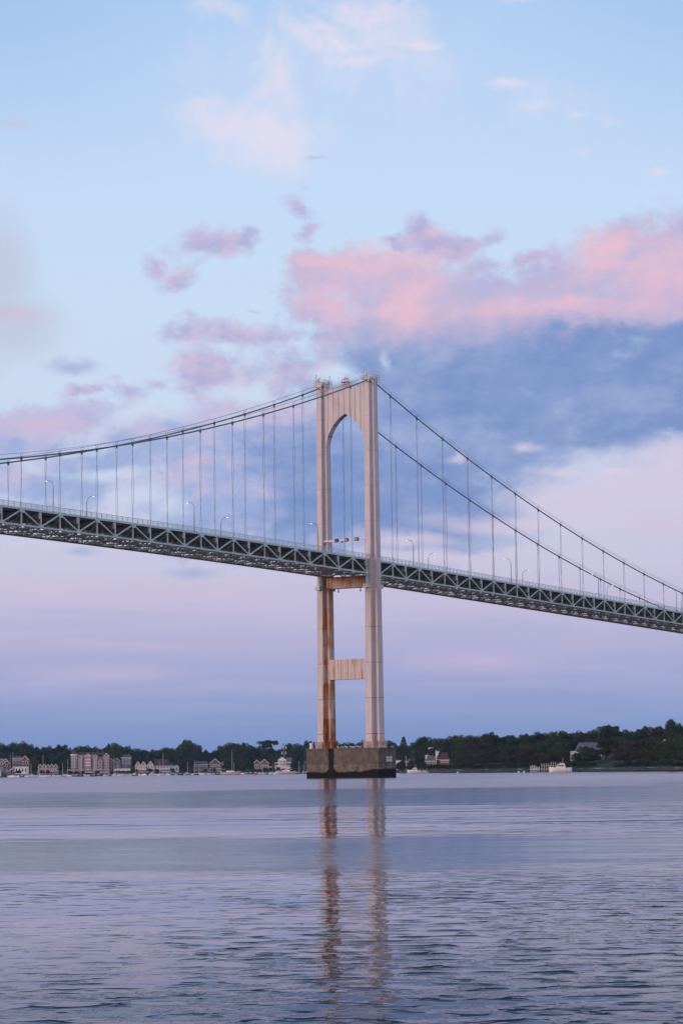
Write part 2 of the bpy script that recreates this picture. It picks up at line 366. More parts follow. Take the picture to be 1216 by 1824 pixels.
# ------------------------------------------------------------------ bridge frame: u along the deck, v across (near side 0), z up
PHI = R(55.2123); BX, BY = 9.63, 803.75; WB = 18.41; PN = 15.24; EO = .7319
TOPZ = 124.8
def zdeck(u): return 67.79+(.03078*-u-5.2758e-5*u*u if u < 0 else -.03475*u-5.26e-6*u*u)
def zcab(u, s): return TOPZ+(.42 if s == 0 else -.5)+(-.33877*-u+5.6255e-4*u*u if u < 0 else -.37894*u+5.0043e-4*u*u)
TH = 4.33
bridge = empty('suspension_bridge', (BX, BY, 0), PHI, 'long suspension bridge with arched pale tower, green steel truss deck and twin cables', 'bridge')

# pier
g = MB(); c = 1.1; u0, u1, v0, v1 = -4.85, 4.85, WB/2-13.65, WB/2+13.65
g.box(u0, u1, v0, v1, -3, 8.75); g.box(u0-.18, u1+.18, v0-.18, v1+.18, 8.75, 9.15)
pier = g.build('concrete_pier', M['concrete'], bridge)
# tower legs: notched cross section that narrows towards the top
def lerp(a, b, t): return a+(b-a)*t
def leg_section(z, vc, grow=0.0):
    t = (z-9.3)/(124-9.3)
    L = lerp(6.3, 4.4, t)+grow; tw = lerp(5.2, 3.5, t)+grow; a = lerp(1.85, 1.65, t)+grow; b = lerp(2.8, 2.2, t)+grow
    x1, x2, y1, y2 = L/2, b/2, tw/2, a/2
    q = [(-x1, -y2), (-x2, -y2), (-x2, -y1), (x2, -y1), (x2, -y2), (x1, -y2), (x1, y2), (x2, y2), (x2, y1), (-x2, y1), (-x2, y2), (-x1, y2)]
    return [(p[0], p[1]+vc, z) for p in q]
for s, mt in ((0, 'leg_near'), (1, 'leg_far')):
    e = bpy.data.objects
    g = MB(); zs = [9.3, 30, 60, 90, 124.0]
    loops = [leg_section(z, 0) for z in zs]; n = 12
    for lp in loops: g.v += lp
    for i in range(len(zs)-1):
        for k in range(n): j = (k+1) % n; g.f.append((i*n+k, i*n+j, (i+1)*n+j, (i+1)*n+k))
    g.f.append(tuple(range(n-1, -1, -1))); g.f.append(tuple((len(zs)-1)*n+k for k in range(n)))
    leg = g.build('tower_leg', M[mt], bridge, loc=(0, s*WB, 0))
    # stiffened base skirt
    g = MB(); g.quadbox(leg_section(9.15, 0, .7), leg_section(10.9, 0, .5))
    for (px, py) in [(p[0], p[1]) for p in leg_section(9.3, 0, .9)]:
        g.box(px-.09, px+.09, py-.09, py+.09, 9.15, 11.6)
    for k in range(7):
        yy = -2.4+k*.8; g.box(-3.75, -3.55, yy*.38-.05, yy*.38+.05, 9.15, 11.3); g.box(-1.8, -1.65, -2.9+k*.3-.04, -2.9+k*.3+.04, 9.15, 11.3)
        g.box(-1.6+k*.5, -1.5+k*.5, -3.05, -2.92, 9.15, 11.3)
    g.build('base_skirt', M[mt], leg)
    # cap, saddle house and handrail
    g = MB(); g.quadbox(leg_section(124.0, 0, .35), leg_section(124.5, 0, .35))
    g.build('leg_cap', M['portal'], leg)
    g = MB(); g.prism([(-1.7, 124.5), (-1.5, 125.4), (-.6, 125.9), (.6, 125.9), (1.5, 125.4), (1.7, 124.5)], -.5, .5)
    for k in range(5): g.box(-1.75+k*.8, -1.6+k*.8, -.8, .8, 124.5, 125.5)
    g.box(-1.6, -.9, .7, 1.4, 124.5, 126.9); g.box(.9, 1.9, -1.5, -.9, 124.5, 126.2)
    g.build('cable_saddle', M['vert'], leg)
    g = MB()
    for zz in (125.1, 125.7, 126.3):
        for a, b in (((-2.3, -1.9), (2.3, -1.9)), ((2.3, -1.9), (2.3, 1.9)), ((2.3, 1.9), (-2.3, 1.9)), ((-2.3, 1.9), (-2.3, -1.9))):
            g.bar((a[0], a[1], zz), (b[0], b[1], zz), .09, .09)
    for px in (-2.3, -1.15, 0, 1.15, 2.3):
        for py in (-1.9, 1.9): g.box(px-.06, px+.06, py-.06, py+.06, 124.4, 126.4)
    for px, py, h in ((-1.6, 1.5, 128.0), (.3, 1.4, 127.3), (1.8, -1.4, 127.7)):
        g.tube([(px, py, 124.5), (px, py, h)], .06, 5); g.box(px-.16, px+.16, py-.16, py+.16, h-.1, h+.2); g.box(px-.4, px+.4, py-.05, py+.05, h-.9, h-.8)
    g.build('platform_rail', M['vert'], leg)
# portal with the pointed arch
def portal():
    hw = lerp(2.2, 2.35, .5)/2; yin0 = 1.7; yin1 = WB-1.7; zc = WB/2; hs = zc-1.72; ztop = 123.2; zsp = 103.4; rise = 11.4
    Rr = (hs*hs+rise*rise)/(2*hs); g = MB(); N = 26
    for half in (0, 1):
        for i in range(N):
            pts = []
            for t in (i/N, (i+1)/N):
                # t=0 at the leg, 1 at the apex
                y = hs*(1-t); z = zsp+sqrt(max(0, Rr*Rr-(y+Rr-hs)**2)) if t < 1 else zsp+rise
                pts.append((zc-y if half == 0 else zc+y, z))
            (ya, za), (yb, zb) = pts
            g.quadbox([(-hw, ya, za), (hw, ya, za), (hw, yb, zb), (-hw, yb, zb)], [(-hw, ya, ztop), (hw, ya, ztop), (hw, yb, ztop), (-hw, yb, ztop)])
    o = g.build('arched_portal', M['portal'], bridge)
    bmesh_clean(o)
    # walkway rail and little lattice house on top
    g = MB()
    for uu in (-1.05, 1.05):
        for k in range(13): g.box(uu-.05, uu+.05, 2.2+k*1.165-.05, 2.2+k*1.165+.05, ztop, ztop+1.25)
        for zz in (.65, 1.25): g.bar((uu, 2.0, ztop+zz), (uu, WB-2.0, ztop+zz), .07, .07)
    g.build('walkway_rail', M['vert'], o)
    g = MB(); b = zc+.4
    for px in (-.8, .8):
        for py in (-1.1, 1.1): g.bar((px, b+py, ztop), (px*.7, b+py*.7, ztop+3.0), .13, .13)
    for zz, k in ((1.0, .93), (1.9, .84), (3.0, .7)):
        for py in (-1, 1): g.bar((-.8*k, b+py*1.1*k, ztop+zz), (.8*k, b+py*1.1*k, ztop+zz), .14, .14)
        for px in (-1, 1): g.bar((px*.8*k, b-1.1*k, ztop+zz), (px*.8*k, b+1.1*k, ztop+zz), .14, .14)
    for px in (-.78, .78): g.bar((px, b-1.0, ztop), (px*.84, b+.9, ztop+1.9), .1, .1); g.bar((px, b+1.0, ztop), (px*.84, b-.9, ztop+1.9), .1, .1)
    g.box(-.9, .9, b-1.15, b+1.15, ztop+1.85, ztop+2.0)
    lt = g.build('beacon_frame', M['gantry_red'], o)
    g = MB(); g.lathe([(.2, ztop+3.0), (.28, ztop+3.1), (.28, ztop+3.5), (.1, ztop+3.65)], 8, (0, b)); g.build('beacon_light', M['white'], lt)
def bmesh_clean(o):
    import bmesh
    b = bmesh.new(); b.from_mesh(o.data); bmesh.ops.remove_doubles(b, verts=b.verts, dist=.001)
    kill = {}
    for f in b.faces:
        key = tuple(sorted(v.index for v in f.verts)); kill.setdefault(key, []).append(f)
    dup = [f for fs in kill.values() if len(fs) > 1 for f in fs]
    bmesh.ops.delete(b, geom=dup, context='FACES'); bmesh.ops.recalc_face_normals(b, faces=b.faces); b.to_mesh(o.data); b.free()
portal()
MB().box(-1.3, 1.3, 2.15, WB-2.15, 30.7, 37.0).build('lower_strut', M['strut_low'], bridge)
g = MB(); g.box(-1.35, 1.35, 2.05, WB-2.05, 59.6, 63.1)
g.box(-1.5, 1.5, 2.06, WB-2.06, 59.45, 59.62)
ds = g.build('deck_strut', M['strut_deck'], bridge)
for vv in (4.2, 12.6):
    g = MB(); g.box(-1.0, -.8, vv-.12, vv+.12, 58.2, 59.45); g.box(-1.15, -.65, vv-.3, vv+.3, 58.2, 58.4); g.build('hanger_bracket', M['dark'], ds)

# stiffening trusses
left_t = [-(EO+i)*PN for i in range(13)]; right_t = [(EO+i)*PN for i in range(18)]
left_b = [-(EO-.5+i)*PN for i in range(14)]; right_b = [(EO-.5+i)*PN for i in range(19)]
UL, UR = left_b[-1], right_b[-1]
def chord(g, us, s_v, dz, w, h, zf):
    for a, b in zip(us[:-1], us[1:]): g.bar((a, s_v, zf(a)+dz), (b, s_v, zf(b)+dz), w, h)
for s in (0, 1):
    v = s*WB
    for side, tn, bn in ((-1, left_t, left_b), (1, right_t, right_b)):
        g = MB()
        us = sorted(set(tn+bn)); chord(g, us, v, 0, .62, .56, zdeck)
        for u in tn:                                                       # gusset plates on the top chord
            z = zdeck(u)
            for q in (-.34, .34):
                g.quadbox([(u-1.3, v+q-.02, z+.22), (u+1.3, v+q-.02, z+.22), (u+.75, v+q-.02, z-1.05), (u-.75, v+q-.02, z-1.05)],
                          [(u-1.3, v+q+.02, z+.22), (u+1.3, v+q+.02, z+.22), (u+.75, v+q+.02, z-1.05), (u-.75, v+q+.02, z-1.05)])
        truss = g.build('stiffening_truss', M['green'], bridge)
        g = MB(); chord(g, sorted(bn), v, -TH, .5, .46, zdeck)
        for u in bn:
            z = zdeck(u)-TH
            for q in (-.28, .28):
                g.quadbox([(u-.95, v+q-.02, z-.2), (u+.95, v+q-.02, z-.2), (u+.6, v+q-.02, z+.75), (u-.6, v+q-.02, z+.75)],
                          [(u-.95, v+q+.02, z-.2), (u+.95, v+q+.02, z-.2), (u+.6, v+q+.02, z+.75), (u-.6, v+q+.02, z+.75)])
        g.build('bottom_chord', M['green'], truss)
        for u in tn:
            for ub in (u-PN/2, u+PN/2):
                if UL-.1 <= ub <= UR+.1:
                    MB().bar((u, v, zdeck(u)-.2), (ub, v, zdeck(ub)-TH+.15), .36, .34).build('diagonal', M['green'], truss)
        for u in tn: MB().bar((u, v, zdeck(u)-.28), (u, v, zdeck(u)-TH+.23), .3, .42).build('vertical', M['vert'], truss)
        for u in bn:
            g = MB(); g.bar((u, v, zdeck(u)-.28), (u, v, zdeck(u)-TH+.23), .3, .44)
            g.box(u-.75, u-.05, v-.22, v+.22, zdeck(u)-2.0, zdeck(u)-.28); g.build('vertical', M['vert'], truss)
        # bearing post and bracket where the truss ends at the leg
        u = bn[0]; g = MB(); g.bar((u, v+(-.1), zdeck(u)-TH), (u, v-.1, 60.2), .5, .5); g.box(u-.9, u+.9, v-.9, v+.9, 59.0, 60.2); g.box(min(u, 0)+.0, max(u, 0), v-.35, v+.35, 59.25, 59.9)
        g.build('bearing_bracket', M['green'], truss)
# floor system
allh = sorted(left_t+left_b+right_t+right_b)
g = MB(); uu = [UL]+[UL+i*8 for i in range(1, int((UR-UL)/8))]+[UR]
for a, b in zip(uu[:-1], uu[1:]):
    g.quadbox([(a, .34, zdeck(a)+.05), (b, .34, zdeck(b)+.05), (b, WB-.34, zdeck(b)+.05), (a, WB-.34, zdeck(a)+.05)],
              [(a, .34, zdeck(a)+.34), (b, .34, zdeck(b)+.34), (b, WB-.34, zdeck(b)+.34), (a, WB-.34, zdeck(a)+.34)])
road = g.build('road_deck', M['road'], bridge); bmesh_clean(road)
g = MB()
for k in range(9):
    vv = 1.6+k*1.9
    for a, b in zip(uu[:-1], uu[1:]): g.bar((a, vv, zdeck(a)-.28), (b, vv, zdeck(b)-.28), .2, .62)
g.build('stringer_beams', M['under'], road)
for u in allh:
    zt, zb = zdeck(u)-.62, zdeck(u)-TH
    g = MB(); g.box(u-.16, u+.16, .33, WB-.33, zt-1.2, zt)
    g.box(u-.2, u+.2, .28, WB-.28, zb-.2, zb+.2)
    q = WB/4
    for i, (a, b) in enumerate(((0, 1), (1, 2), (2, 3), (3, 4))):
        za, zb2 = (zt-1.2, zb) if i % 2 == 0 else (zb, zt-1.2)
        g.bar((u, max(.4, a*q), za), (u, min(WB-.4, b*q), zb2), .22, .24)
    for i in (1, 2, 3): g.bar((u, i*q, zt-1.2), (u, i*q, zb), .2, .26)
    for i in (1, 3): g.box(u-.35, u+.35, i*q-.35, i*q+.35, zb-.75, zb-.2)
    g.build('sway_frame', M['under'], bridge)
g = MB()
for lst in (sorted(left_t+left_b), sorted(right_t+right_b)):
    for a, b in zip(lst[:-1], lst[1:]):
        za, zb = zdeck(a)-TH, zdeck(b)-TH
        g.bar((a, .3, za-.1), (b, WB/2, zb-.1), .3, .2); g.bar((a, WB/2, za-.1), (b, .3, zb-.1), .3, .2)
        g.bar((a, WB/2, za-.12), (b, WB-.3, zb-.12), .3, .2); g.bar((a, WB-.3, za-.12), (b, WB/2, zb-.12), .3, .2)
        for vv in (WB/4, WB*3/4): g.bar((a, vv, za-.72), (b, vv, zb-.72), .26, .2)
        g.bar((a, WB/2, za+.05), (b, WB/2, zb+.05), .3, .3)
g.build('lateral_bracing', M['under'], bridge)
# railings
for s in (0, 1):
    v = -.12 if s == 0 else WB+.12; g = MB()
    for a, b in zip(uu[:-1], uu[1:]):
        for dz, w, h in ((1.62, .12, .10), (.46, .1, .08), (1.05, .05, .05)): g.bar((a, v, zdeck(a)+dz), (b, v, zdeck(b)+dz), w, h)
    u = UL
    while u < UR:
        z = zdeck(u); g.box(u-.08, u+.08, v-.08, v+.08, z+.25, z+1.66); u += 2.2
    u = UL
    while u < UR:
        z = zdeck(u); bq = len(g.v)
        g.v += [(u-.03, v, z+.45), (u+.03, v, z+.45), (u+.03, v, z+1.6), (u-.03, v, z+1.6)]; g.f.append((bq, bq+1, bq+2, bq+3)); u += .22
    g.build('railing', M['rail'], bridge)
# main cables with hand ropes, suspender pairs
SUSP_R = {0: 15, 1: 16}
for s in (0, 1):
    v = s*WB; uend = 262 if s == 0 else 252
    pts = [(-215+i*5, v, zcab(-215+i*5, s)) for i in range(43)]+[(0, v, zcab(0, s)+.15)]+[(5*i, v, zcab(5*i, s)) for i in range(1, int(uend/5))]
    cab = MB().tube(pts, .21, 10).build('main_cable', M['cable'], bridge, smooth=True)
    g = MB()
    for q in (-.42, .42):
        g.tube([(p[0], v+q, p[2]+1.25) for p in pts if abs(p[0]) > 2], .035, 4)
    for uu_ in left_t+right_t[:15]:
        for q in (-.42, .42): g.bar((uu_, v+q*.4, zcab(uu_, s)+.2), (uu_, v+q, zcab(uu_, s)+1.3), .07, .07)
    g.build('hand_rope', M['rope'], cab)
    for i, u in enumerate(left_t+right_t[:SUSP_R[s]]):
        zt, zb = zcab(u, s), zdeck(u)+.28
        if zt-zb < 1.2: continue
        H = zt-zb; g = MB(); ph = u*.37+s; per = 34.0
        n = max(3, int(H/2.5))
        for sg in (-1, 1):
            pl = []
            for k in range(n+1):
                t = k/n; a = ph+2*pi*(t*H)/per; r = .24*min(1, t*H/1.5+.55)
                pl.append((u+sg*r*cos(a), v+sg*r*sin(a), zb+t*H))
            g.tube(pl, .056, 4)
        so = g.build('suspender', M['rope'], bridge)
        g = MB(); d = Vector((1, 0, (zcab(u+1, s)-zcab(u-1, s))/2)).normalized()*.45; c0 = Vector((u, v, zt))
        g.tube([c0-d, c0+d], .30, 8); g.box(u-.3, u+.3, v-.12, v+.12, zt-.75, zt-.15)
        g.build('cable_band', M['cable'], so)
# ------------------------------------------------------------------ street lamps on the deck
def bw(u, v, z): return (BX+u*cos(PHI)-v*sin(PHI), BY+u*sin(PHI)+v*cos(PHI), z)
def make_lamp():
    t = empty('street_lamp', (0, 0, 0)); H = 7.2
    MB().tube([(0, 0, 0), (0, 0, H)], .13, 8, .08).build('pole', M['pole'], t)
    MB().tube([(0, 0, H-.05), (0, .35, H+.75), (0, 1.1, H+1.25), (0, 2.1, H+1.4)], .065, 6).build('arm', M['pole'], t)
    g = MB(); g.box(-.16, .16, 2.1, 2.7, H+1.34, H+1.5); hd = g.build('lamp_head', M['pole'], t)
    MB().box(-.14, .14, 2.2, 2.62, H+1.24, H+1.337).build('lens', M['lamp'], hd)
    MB().lathe([(.28, 0), (.28, .12), (.18, .2), (.18, .7), (.13, .75)], 8).build('base', M['pole'], t)
    return t
lamp0 = make_lamp(); used = [False]
lamps = [(-9.85, 0, 'lit street lamp on the near kerb at the left end of the bridge deck'),
         (-5.87, 0, 'lit street lamp on the near kerb, midway between left edge and tower'),
         (-1.87, 0, 'street lamp standing in front of the far tower leg'),
         (1.60, 0, 'lit street lamp on the near kerb just right of the tower'),
         (5.57, 0, 'second lit near-kerb street lamp right of the tower'),
         (9.55, 0, 'street lamp on the near kerb where the far cable nears the deck'),
         (13.5, 0, 'street lamp on the near kerb under the lower end of the near cable'),
         (-7.65, 1, 'lit street lamp on the far kerb near the left end of the deck'),
         (-3.60, 1, 'bright street lamp on the far kerb, nearest left of the tower'),
         (3.90, 1, 'lit street lamp on the far kerb, first right of the tower'),
         (7.93, 1, 'lit street lamp on the far kerb, second right of the tower'),
         (11.97, 1, 'lit street lamp on the far kerb beside the far cable end'),
         (15.9, 1, 'lit street lamp on the far kerb at the right edge of the photo')]
for k, s, lb in lamps:
    o = lamp0 if not used[0] else copy_tree(lamp0); used[0] = True
    u = k*PN; v = .75 if s == 0 else WB-.75
    o.location = bw(u, v, zdeck(u)+.34); o.rotation_euler = (0, 0, PHI+(pi if s else 0))
    tag(o, lb, 'street lamp', 'street lamps along the bridge deck')
# lane signals across the road at the tower
gan = empty('signal_gantry', bw(-1.9, WB/2, 0), PHI, 'pink and white gantry with lane signals spanning the road between the tower legs', 'gantry')
MB().box(-.25, .25, -WB/2+.9, WB/2-.9, 74.25, 74.85).build('beam', M['gantry'], gan)
g = MB()
for yy in (-WB/2+1.0, WB/2-1.0): g.box(-.2, 2.0, yy-.2, yy+.2, 74.2, 74.9)
g.build('end_bracket', M['gantry'], gan)
for yy, mt in ((2.9, 'dark'), (-.9, 'green_light'), (-4.8, 'green_light')):
    h = MB().box(-.75, -.27, yy-.55, yy+.55, 73.95, 75.1).build('signal_head', M['dark'], gan)
    g = MB()
    if mt == 'dark': g.bar((-.77, yy-.3, 74.2), (-.77, yy+.3, 74.85), .02, .12, (1, 0, 0)); g.bar((-.785, yy+.3, 74.2), (-.785, yy-.3, 74.85), .02, .12, (1, 0, 0))
    else: g.box(-.78, -.755, yy-.1, yy+.1, 74.4, 74.95); g.quadbox([(-.78, yy-.34, 74.5), (-.78, yy, 74.05), (-.78, yy+.34, 74.5)], [(-.755, yy-.34, 74.5), (-.755, yy, 74.05), (-.755, yy+.34, 74.5)])
    g.build('signal_face', M['red_paint' if mt == 'dark' else mt], h)
MB().box(-.4, -.1, .6, 1.1, 73.7, 74.245).build('camera_box', M['dark'], gan)

# things on the concrete pier
t = empty('marker_drum', bw(-3.9, WB/2+12.4, 9.15), PHI, 'white round marker drum standing on the left corner of the concrete pier', 'marker')
MB().lathe([(.75, 0), (.75, .1), (.62, .12), (.62, .75), (.5, .8)], 14).build('drum_base', M['white'], t)
MB().lathe([(.5, .8), (.5, 1.05), (.62, 1.1), (.62, 1.75), (.3, 1.85)], 14).build('drum_top', M['white'], t)
t = empty('warning_light', bw(-2.2, -3.3, 9.15), PHI, 'small orange warning light at the foot of the near tower leg', 'warning light')
MB().tube([(0, 0, 0), (0, 0, 1.5)], .07, 6).build('post', M['pole'], t)
MB().lathe([(.25, 1.45), (.34, 1.6), (.34, 2.1), (.15, 2.25)], 10).build('lens', M['orange'], t)
sg = empty('warning_sign', bw(.95, v0-.02, 5.75), PHI, 'white rectangular notice sign with red band on the right face of the concrete pier', 'sign')
MB().box(-1.5, 1.5, -.08, 0, -.9, .75).build('board', M['white'], sg)
g = MB(); g.box(-.9, .9, -.1, -.083, .42, .66); g.box(-.7, .7, -.1, -.083, -.86, -.78); g.build('red_band', M['red_paint'], sg)
g = MB(); rr = random.Random(3)
for zz, h in ((.08, .18), (-.24, .09), (-.46, .09)):
    a = -1.25
    while a < 1.15:
        w = rr.uniform(.1, .34); g.box(a, min(1.3, a+w), -.1, -.083, zz-h/2, zz+h/2); a += w+.1
g.build('print', M['dark'], sg)
# gulls resting along the pier top
gullw = mat('gull_white', (.75, .75, .76, 1), .8); gullg = mat('gull_grey', (.22, .23, .26, 1), .8)
def make_gull():
    t = empty('gull', (0, 0, 0)); g = MB()
    prof = [(-.42, .03, .16), (-.30, .10, .20), (-.1, .15, .22), (.08, .16, .23), (.2, .12, .26), (.28, .085, .33), (.33, .075, .40), (.40, .06, .42), (.45, .02, .41)]
    n = 8; base = []
    for x, r, z in prof:
        base.append(len(g.v)); g.v += [(x, r*cos(2*pi*k/n), z+r*sin(2*pi*k/n)*1.05) for k in range(n)]
    for a, b in zip(base[:-1], base[1:]):
        for k in range(n): j = (k+1) % n; g.f.append((a+k, a+j, b+j, b+k))
    g.f.append(tuple(range(n))); g.f.append(tuple(base[-1]+k for k in range(n)))
    g.tube([(.02, .06, .1), (.02, .06, 0)], .015, 4); g.tube([(.02, -.06, .1), (.02, -.06, 0)], .015, 4); g.tube([(.44, 0, .41), (.53, 0, .39)], .02, 4, .008)
    g.build('body', gullw, t, smooth=True)
    g = MB()
    for q in (-1, 1): g.quadbox([(-.5, q*.05, .2), (.12, q*.175, .2), (.14, q*.15, .34), (-.3, q*.07, .31)], [(-.5, q*.07, .2), (.12, q*.195, .2), (.14, q*.17, .34), (-.3, q*.09, .31)])
    g.build('wings', gullg, t); return t
gull0 = make_gull(); gu = False
spots = [(-4.4, 9.9), (-4.3, 9.1), (-4.5, 7.6), (-4.4, 6.2), (-4.2, 5.6), (-4.5, 4.5), (-4.4, 3.2), (-4.6, 2.5), (-4.4, 11.0), (-3.0, -4.1), (-1.0, -4.2), (2.6, -4.1), (3.5, -4.2), (-4.2, 8.4), (-4.5, 5.0)]
names = ['fifth gull along the pier top, counting from the rusty leg', 'fourth gull from the rusty leg', '', '', '', '', '', '']
order = sorted([p for p in spots if p[1] > 0], key=lambda p: -p[1])
words = ['nearest the rusty leg', 'second from the rusty leg', 'third from the rusty leg', 'fourth from the rusty leg', 'fifth from the rusty leg', 'sixth from the rusty leg', 'fifth from the clean pale leg', 'fourth from the clean pale leg', 'third from the clean pale leg', 'second from the clean pale leg', 'nearest the clean pale leg on its left']
order2 = sorted([p for p in spots if p[1] <= 0]); words2 = ['at the left foot of the pale leg', 'in front of the pale leg foot', 'right of the pale leg foot', 'at the far right corner of the pier']
for (u, v), w in list(zip(order, words))+list(zip(order2, words2)):
    o = gull0 if not gu else copy_tree(gull0); gu = True
    o.location = bw(u, v, 9.15); o.rotation_euler = (0, 0, random.uniform(0, 6.28)); o.scale = (1.4,)*3
    tag(o, 'white gull resting on the concrete pier top, '+w, 'gull', 'gulls resting on the concrete pier')

# ------------------------------------------------------------------ water
def water_mat():
    m = bpy.data.materials.new('bay_water'); m.use_nodes = True; T = NT(m.node_tree); b = m.node_tree.nodes['Principled BSDF']
    P = T.coord(); x, y, z = T.sep(P)
    d = T.vm('LENGTH', P, out=1)
    wob = (T.noise(T.vm('MULTIPLY', P, (.010, .02, 1)), 1, 5, .6)-.5)
    # wind-ruffled lanes lie across the bay at set distances from the shore we stand on
    ls = T.m('LOGARITHM', y.max(1.0), 2.718281828)+wob*.30+x*.0005
    lane = lambda a, b_, w=.10: T.step(ls, math.log(a)-w, math.log(a)+w)*T.step(ls, math.log(b_)+w, math.log(b_)-w)
    ruff = lane(51, 83).max(lane(150, 290)*.85).max(lane(520, 800, .1)*.3)
    patch = T.step(T.noise(T.vm('MULTIPLY', P, (.14, .06, 1)), 1, 3, .55)+T.step(x/y, -.12, .10)*.10, .46, .64)       # smooth and rippled patches
    Pn = T.vm('MULTIPLY', P, (.8, 1.0, 1))
    r1 = T.noise(Pn, 2.2, 2.0, .45, .4); r2 = T.noise(Pn, .55, 2, .5, .2); r3 = T.noise(P, 8.0, 2, .5)
    r4 = T.noise(T.vm('MULTIPLY', P, (.6, 1.0, 1)), .10, 2, .5)
    crest = T.m('POWER', T.step(r1, .50, .84), 1.5)                                        # few, steeper wavelets
    near = T.step(y, 70, 22); mid = T.step(y, 110, 40); far = T.step(y, 900, 120)
    h = crest*(patch*.95+.05)*near*.085 + r1*mid*.008 + r2*(patch*.6+.4)*(far*.8+.2)*.032 + r3*near*.0010 + r4*.11*(far*.7+.3) + T.noise(T.vm('MULTIPLY', P, (.045, .16, 1)), 1, 2, .5)*T.step(y, 45, 110)*.16
    foot = T.step(y, 31, 20)
    h = h + (r2*.018+crest*.03+r3*.0012)*foot
    bp = m.node_tree.nodes.new('ShaderNodeBump'); bp.inputs['Strength'].default_value = 1.0; bp.inputs['Distance'].default_value = 1.0
    T.put(bp.inputs['Height'], h)
    # on open water seen this low only the wave faces turned to the shore are visible: mean facet leans that way
    lean = T.step(y, 25, 160)*.026+ruff*.036
    nv = T.vm('NORMALIZE', T.vm('ADD', E(T, bp.outputs[0]), T.comb(0.0, lean*-1.0, 0.0)))
    T.put(b.inputs['Normal'], nv)
    T.put(b.inputs['Base Color'], (.012, .028, .036, 1)); T.put(b.inputs['Roughness'], ruff*.09+.012+T.step(y, 60, 1200)*.05)
    b.inputs['IOR'].default_value = 1.333; b.inputs['Specular IOR Level'].default_value = .5
    # steep little wave faces too fine to see show the water's own blue
    df = m.node_tree.nodes.new('ShaderNodeBsdfDiffuse'); df.inputs[0].default_value = (.045, .075, .15, 1)
    ms = m.node_tree.nodes.new('ShaderNodeMixShader'); T.put(ms.inputs[0], T.step(y, 30, 200)*.25+T.step(y, 36, 19)*.26+.08)
    m.node_tree.links.new(b.outputs[0], ms.inputs[1]); m.node_tree.links.new(df.outputs[0], ms.inputs[2])
    m.node_tree.links.new(ms.outputs[0], m.node_tree.nodes['Material Output'].inputs['Surface'])
    return m
g = MB(); xs = [-14000, -3000, -800, -200, -50, 0, 50, 200, 800, 3000, 14000]; ys = [-3000, -200, 0, 15, 60, 200, 800, 3000, 9000, 40000]
for yy in ys:
    for xx in xs: g.v.append((xx, yy, 0))
n = len(xs)
for i in range(len(ys)-1):
    for j in range(n-1): g.f.append((i*n+j, i*n+j+1, (i+1)*n+j+1, (i+1)*n+j))
tag(g.build('water', water_mat()), kind='structure')

# ------------------------------------------------------------------ far shore
def YH(px): return 1373.9-(px-613)*.01193
def wx(px, Y): return (px-608-5.0)/F*Y*1.0                     # world x of a column seen near the horizon
def wz(px, py, Y): return CH+(YH(px)-py)/F*Y                   # world height seen at that row
SH = [(-1500, 2500), (-600, 2750), (0, 2800), (400, 3000), (600, 2800), (700, 2500), (740, 2200), (790, 1950), (860, 1800), (1040, 1620), (1216, 1380), (1500, 1180), (2200, 1000), (2900, 950)]
def interp(tab, x):
    if x <= tab[0][0]: return tab[0][1]
    for (a, p), (b, q) in zip(tab[:-1], tab[1:]):
        if x <= b: return p+(q-p)*(x-a)/(b-a)
    return tab[-1][1]
def shore(px): return interp(SH, px)+6*sin(px*.11)+9*sin(px*.037+1)
GP = [(-8, -1.5), (0, -.3), (3, .8), (9, 1.9), (16, 2.3), (60, 4.2), (150, 8), (300, 13), (500, 16), (900, 17), (1400, 17)]
def ground(px, t):
    k = 1.0 if px > 780 else .9
    return interp(GP, t)*k+.5*sin(px*.05+t*.02)*min(1, max(0, t)/60)
def grass(T):
    P = T.coord(); n = T.noise(P, .03, 5, .6); n2 = T.noise(P, .3, 4, .6)
    c = T.mix(T.step(n, .4, .62), (.020, .035, .018, 1), (.05, .072, .026, 1))
    return T.mix(T.step(n2, .55, .7)*.6, c, (.07, .06, .035, 1)), n2
def rocks(T):
    P = T.coord(); n = T.noise(T.vm('MULTIPLY', P, (1, 1, 4)), .25, 6, .7); n2 = T.noise(P, .04, 4, .6)
    c = T.mix(T.step(n, .4, .65), (.018, .018, .022, 1), (.075, .065, .062, 1))
    x, y, z = T.sep(P)
    c = T.mix(T.step(n2, .56, .66)*T.step(z, 1.0, 1.6)*.8, c, (.16, .12, .10, 1))
    return T.mix(T.step(z+(n-.5)*1.0, .75, .35), c, (.010, .011, .013, 1)), n
M['grass'] = mat('rough_grass', grass, .95, spec=.1); M['rocks'] = mat('shore_rocks', rocks, .85, spec=.2)
cols = list(range(-1500, 2901, 12))
rk = random.Random(5)
def strip(name, ts, m, jit):
    g = MB()
    for px in cols:
        Ys = shore(px)
        for t in ts:
            Y = Ys+t; z = ground(px, t)+(rk.uniform(-jit, jit) if 0 < t < 14 else 0)
            g.v.append((wx(px, Y), Y, z))
    n = len(ts)
    for i in range(len(cols)-1):
        for j in range(n-1): g.f.append((i*n+j, (i+1)*n+j, (i+1)*n+j+1, i*n+j+1))
    return tag(g.build(name, m), kind='structure')
strip('rocky_shore', [-8, 0, 3, 6, 9, 13], M['rocks'], .45)
strip('hill', [13, 16, 24, 40, 60, 100, 150, 220, 300, 400, 500, 700, 900, 1400], M['grass'], 0)

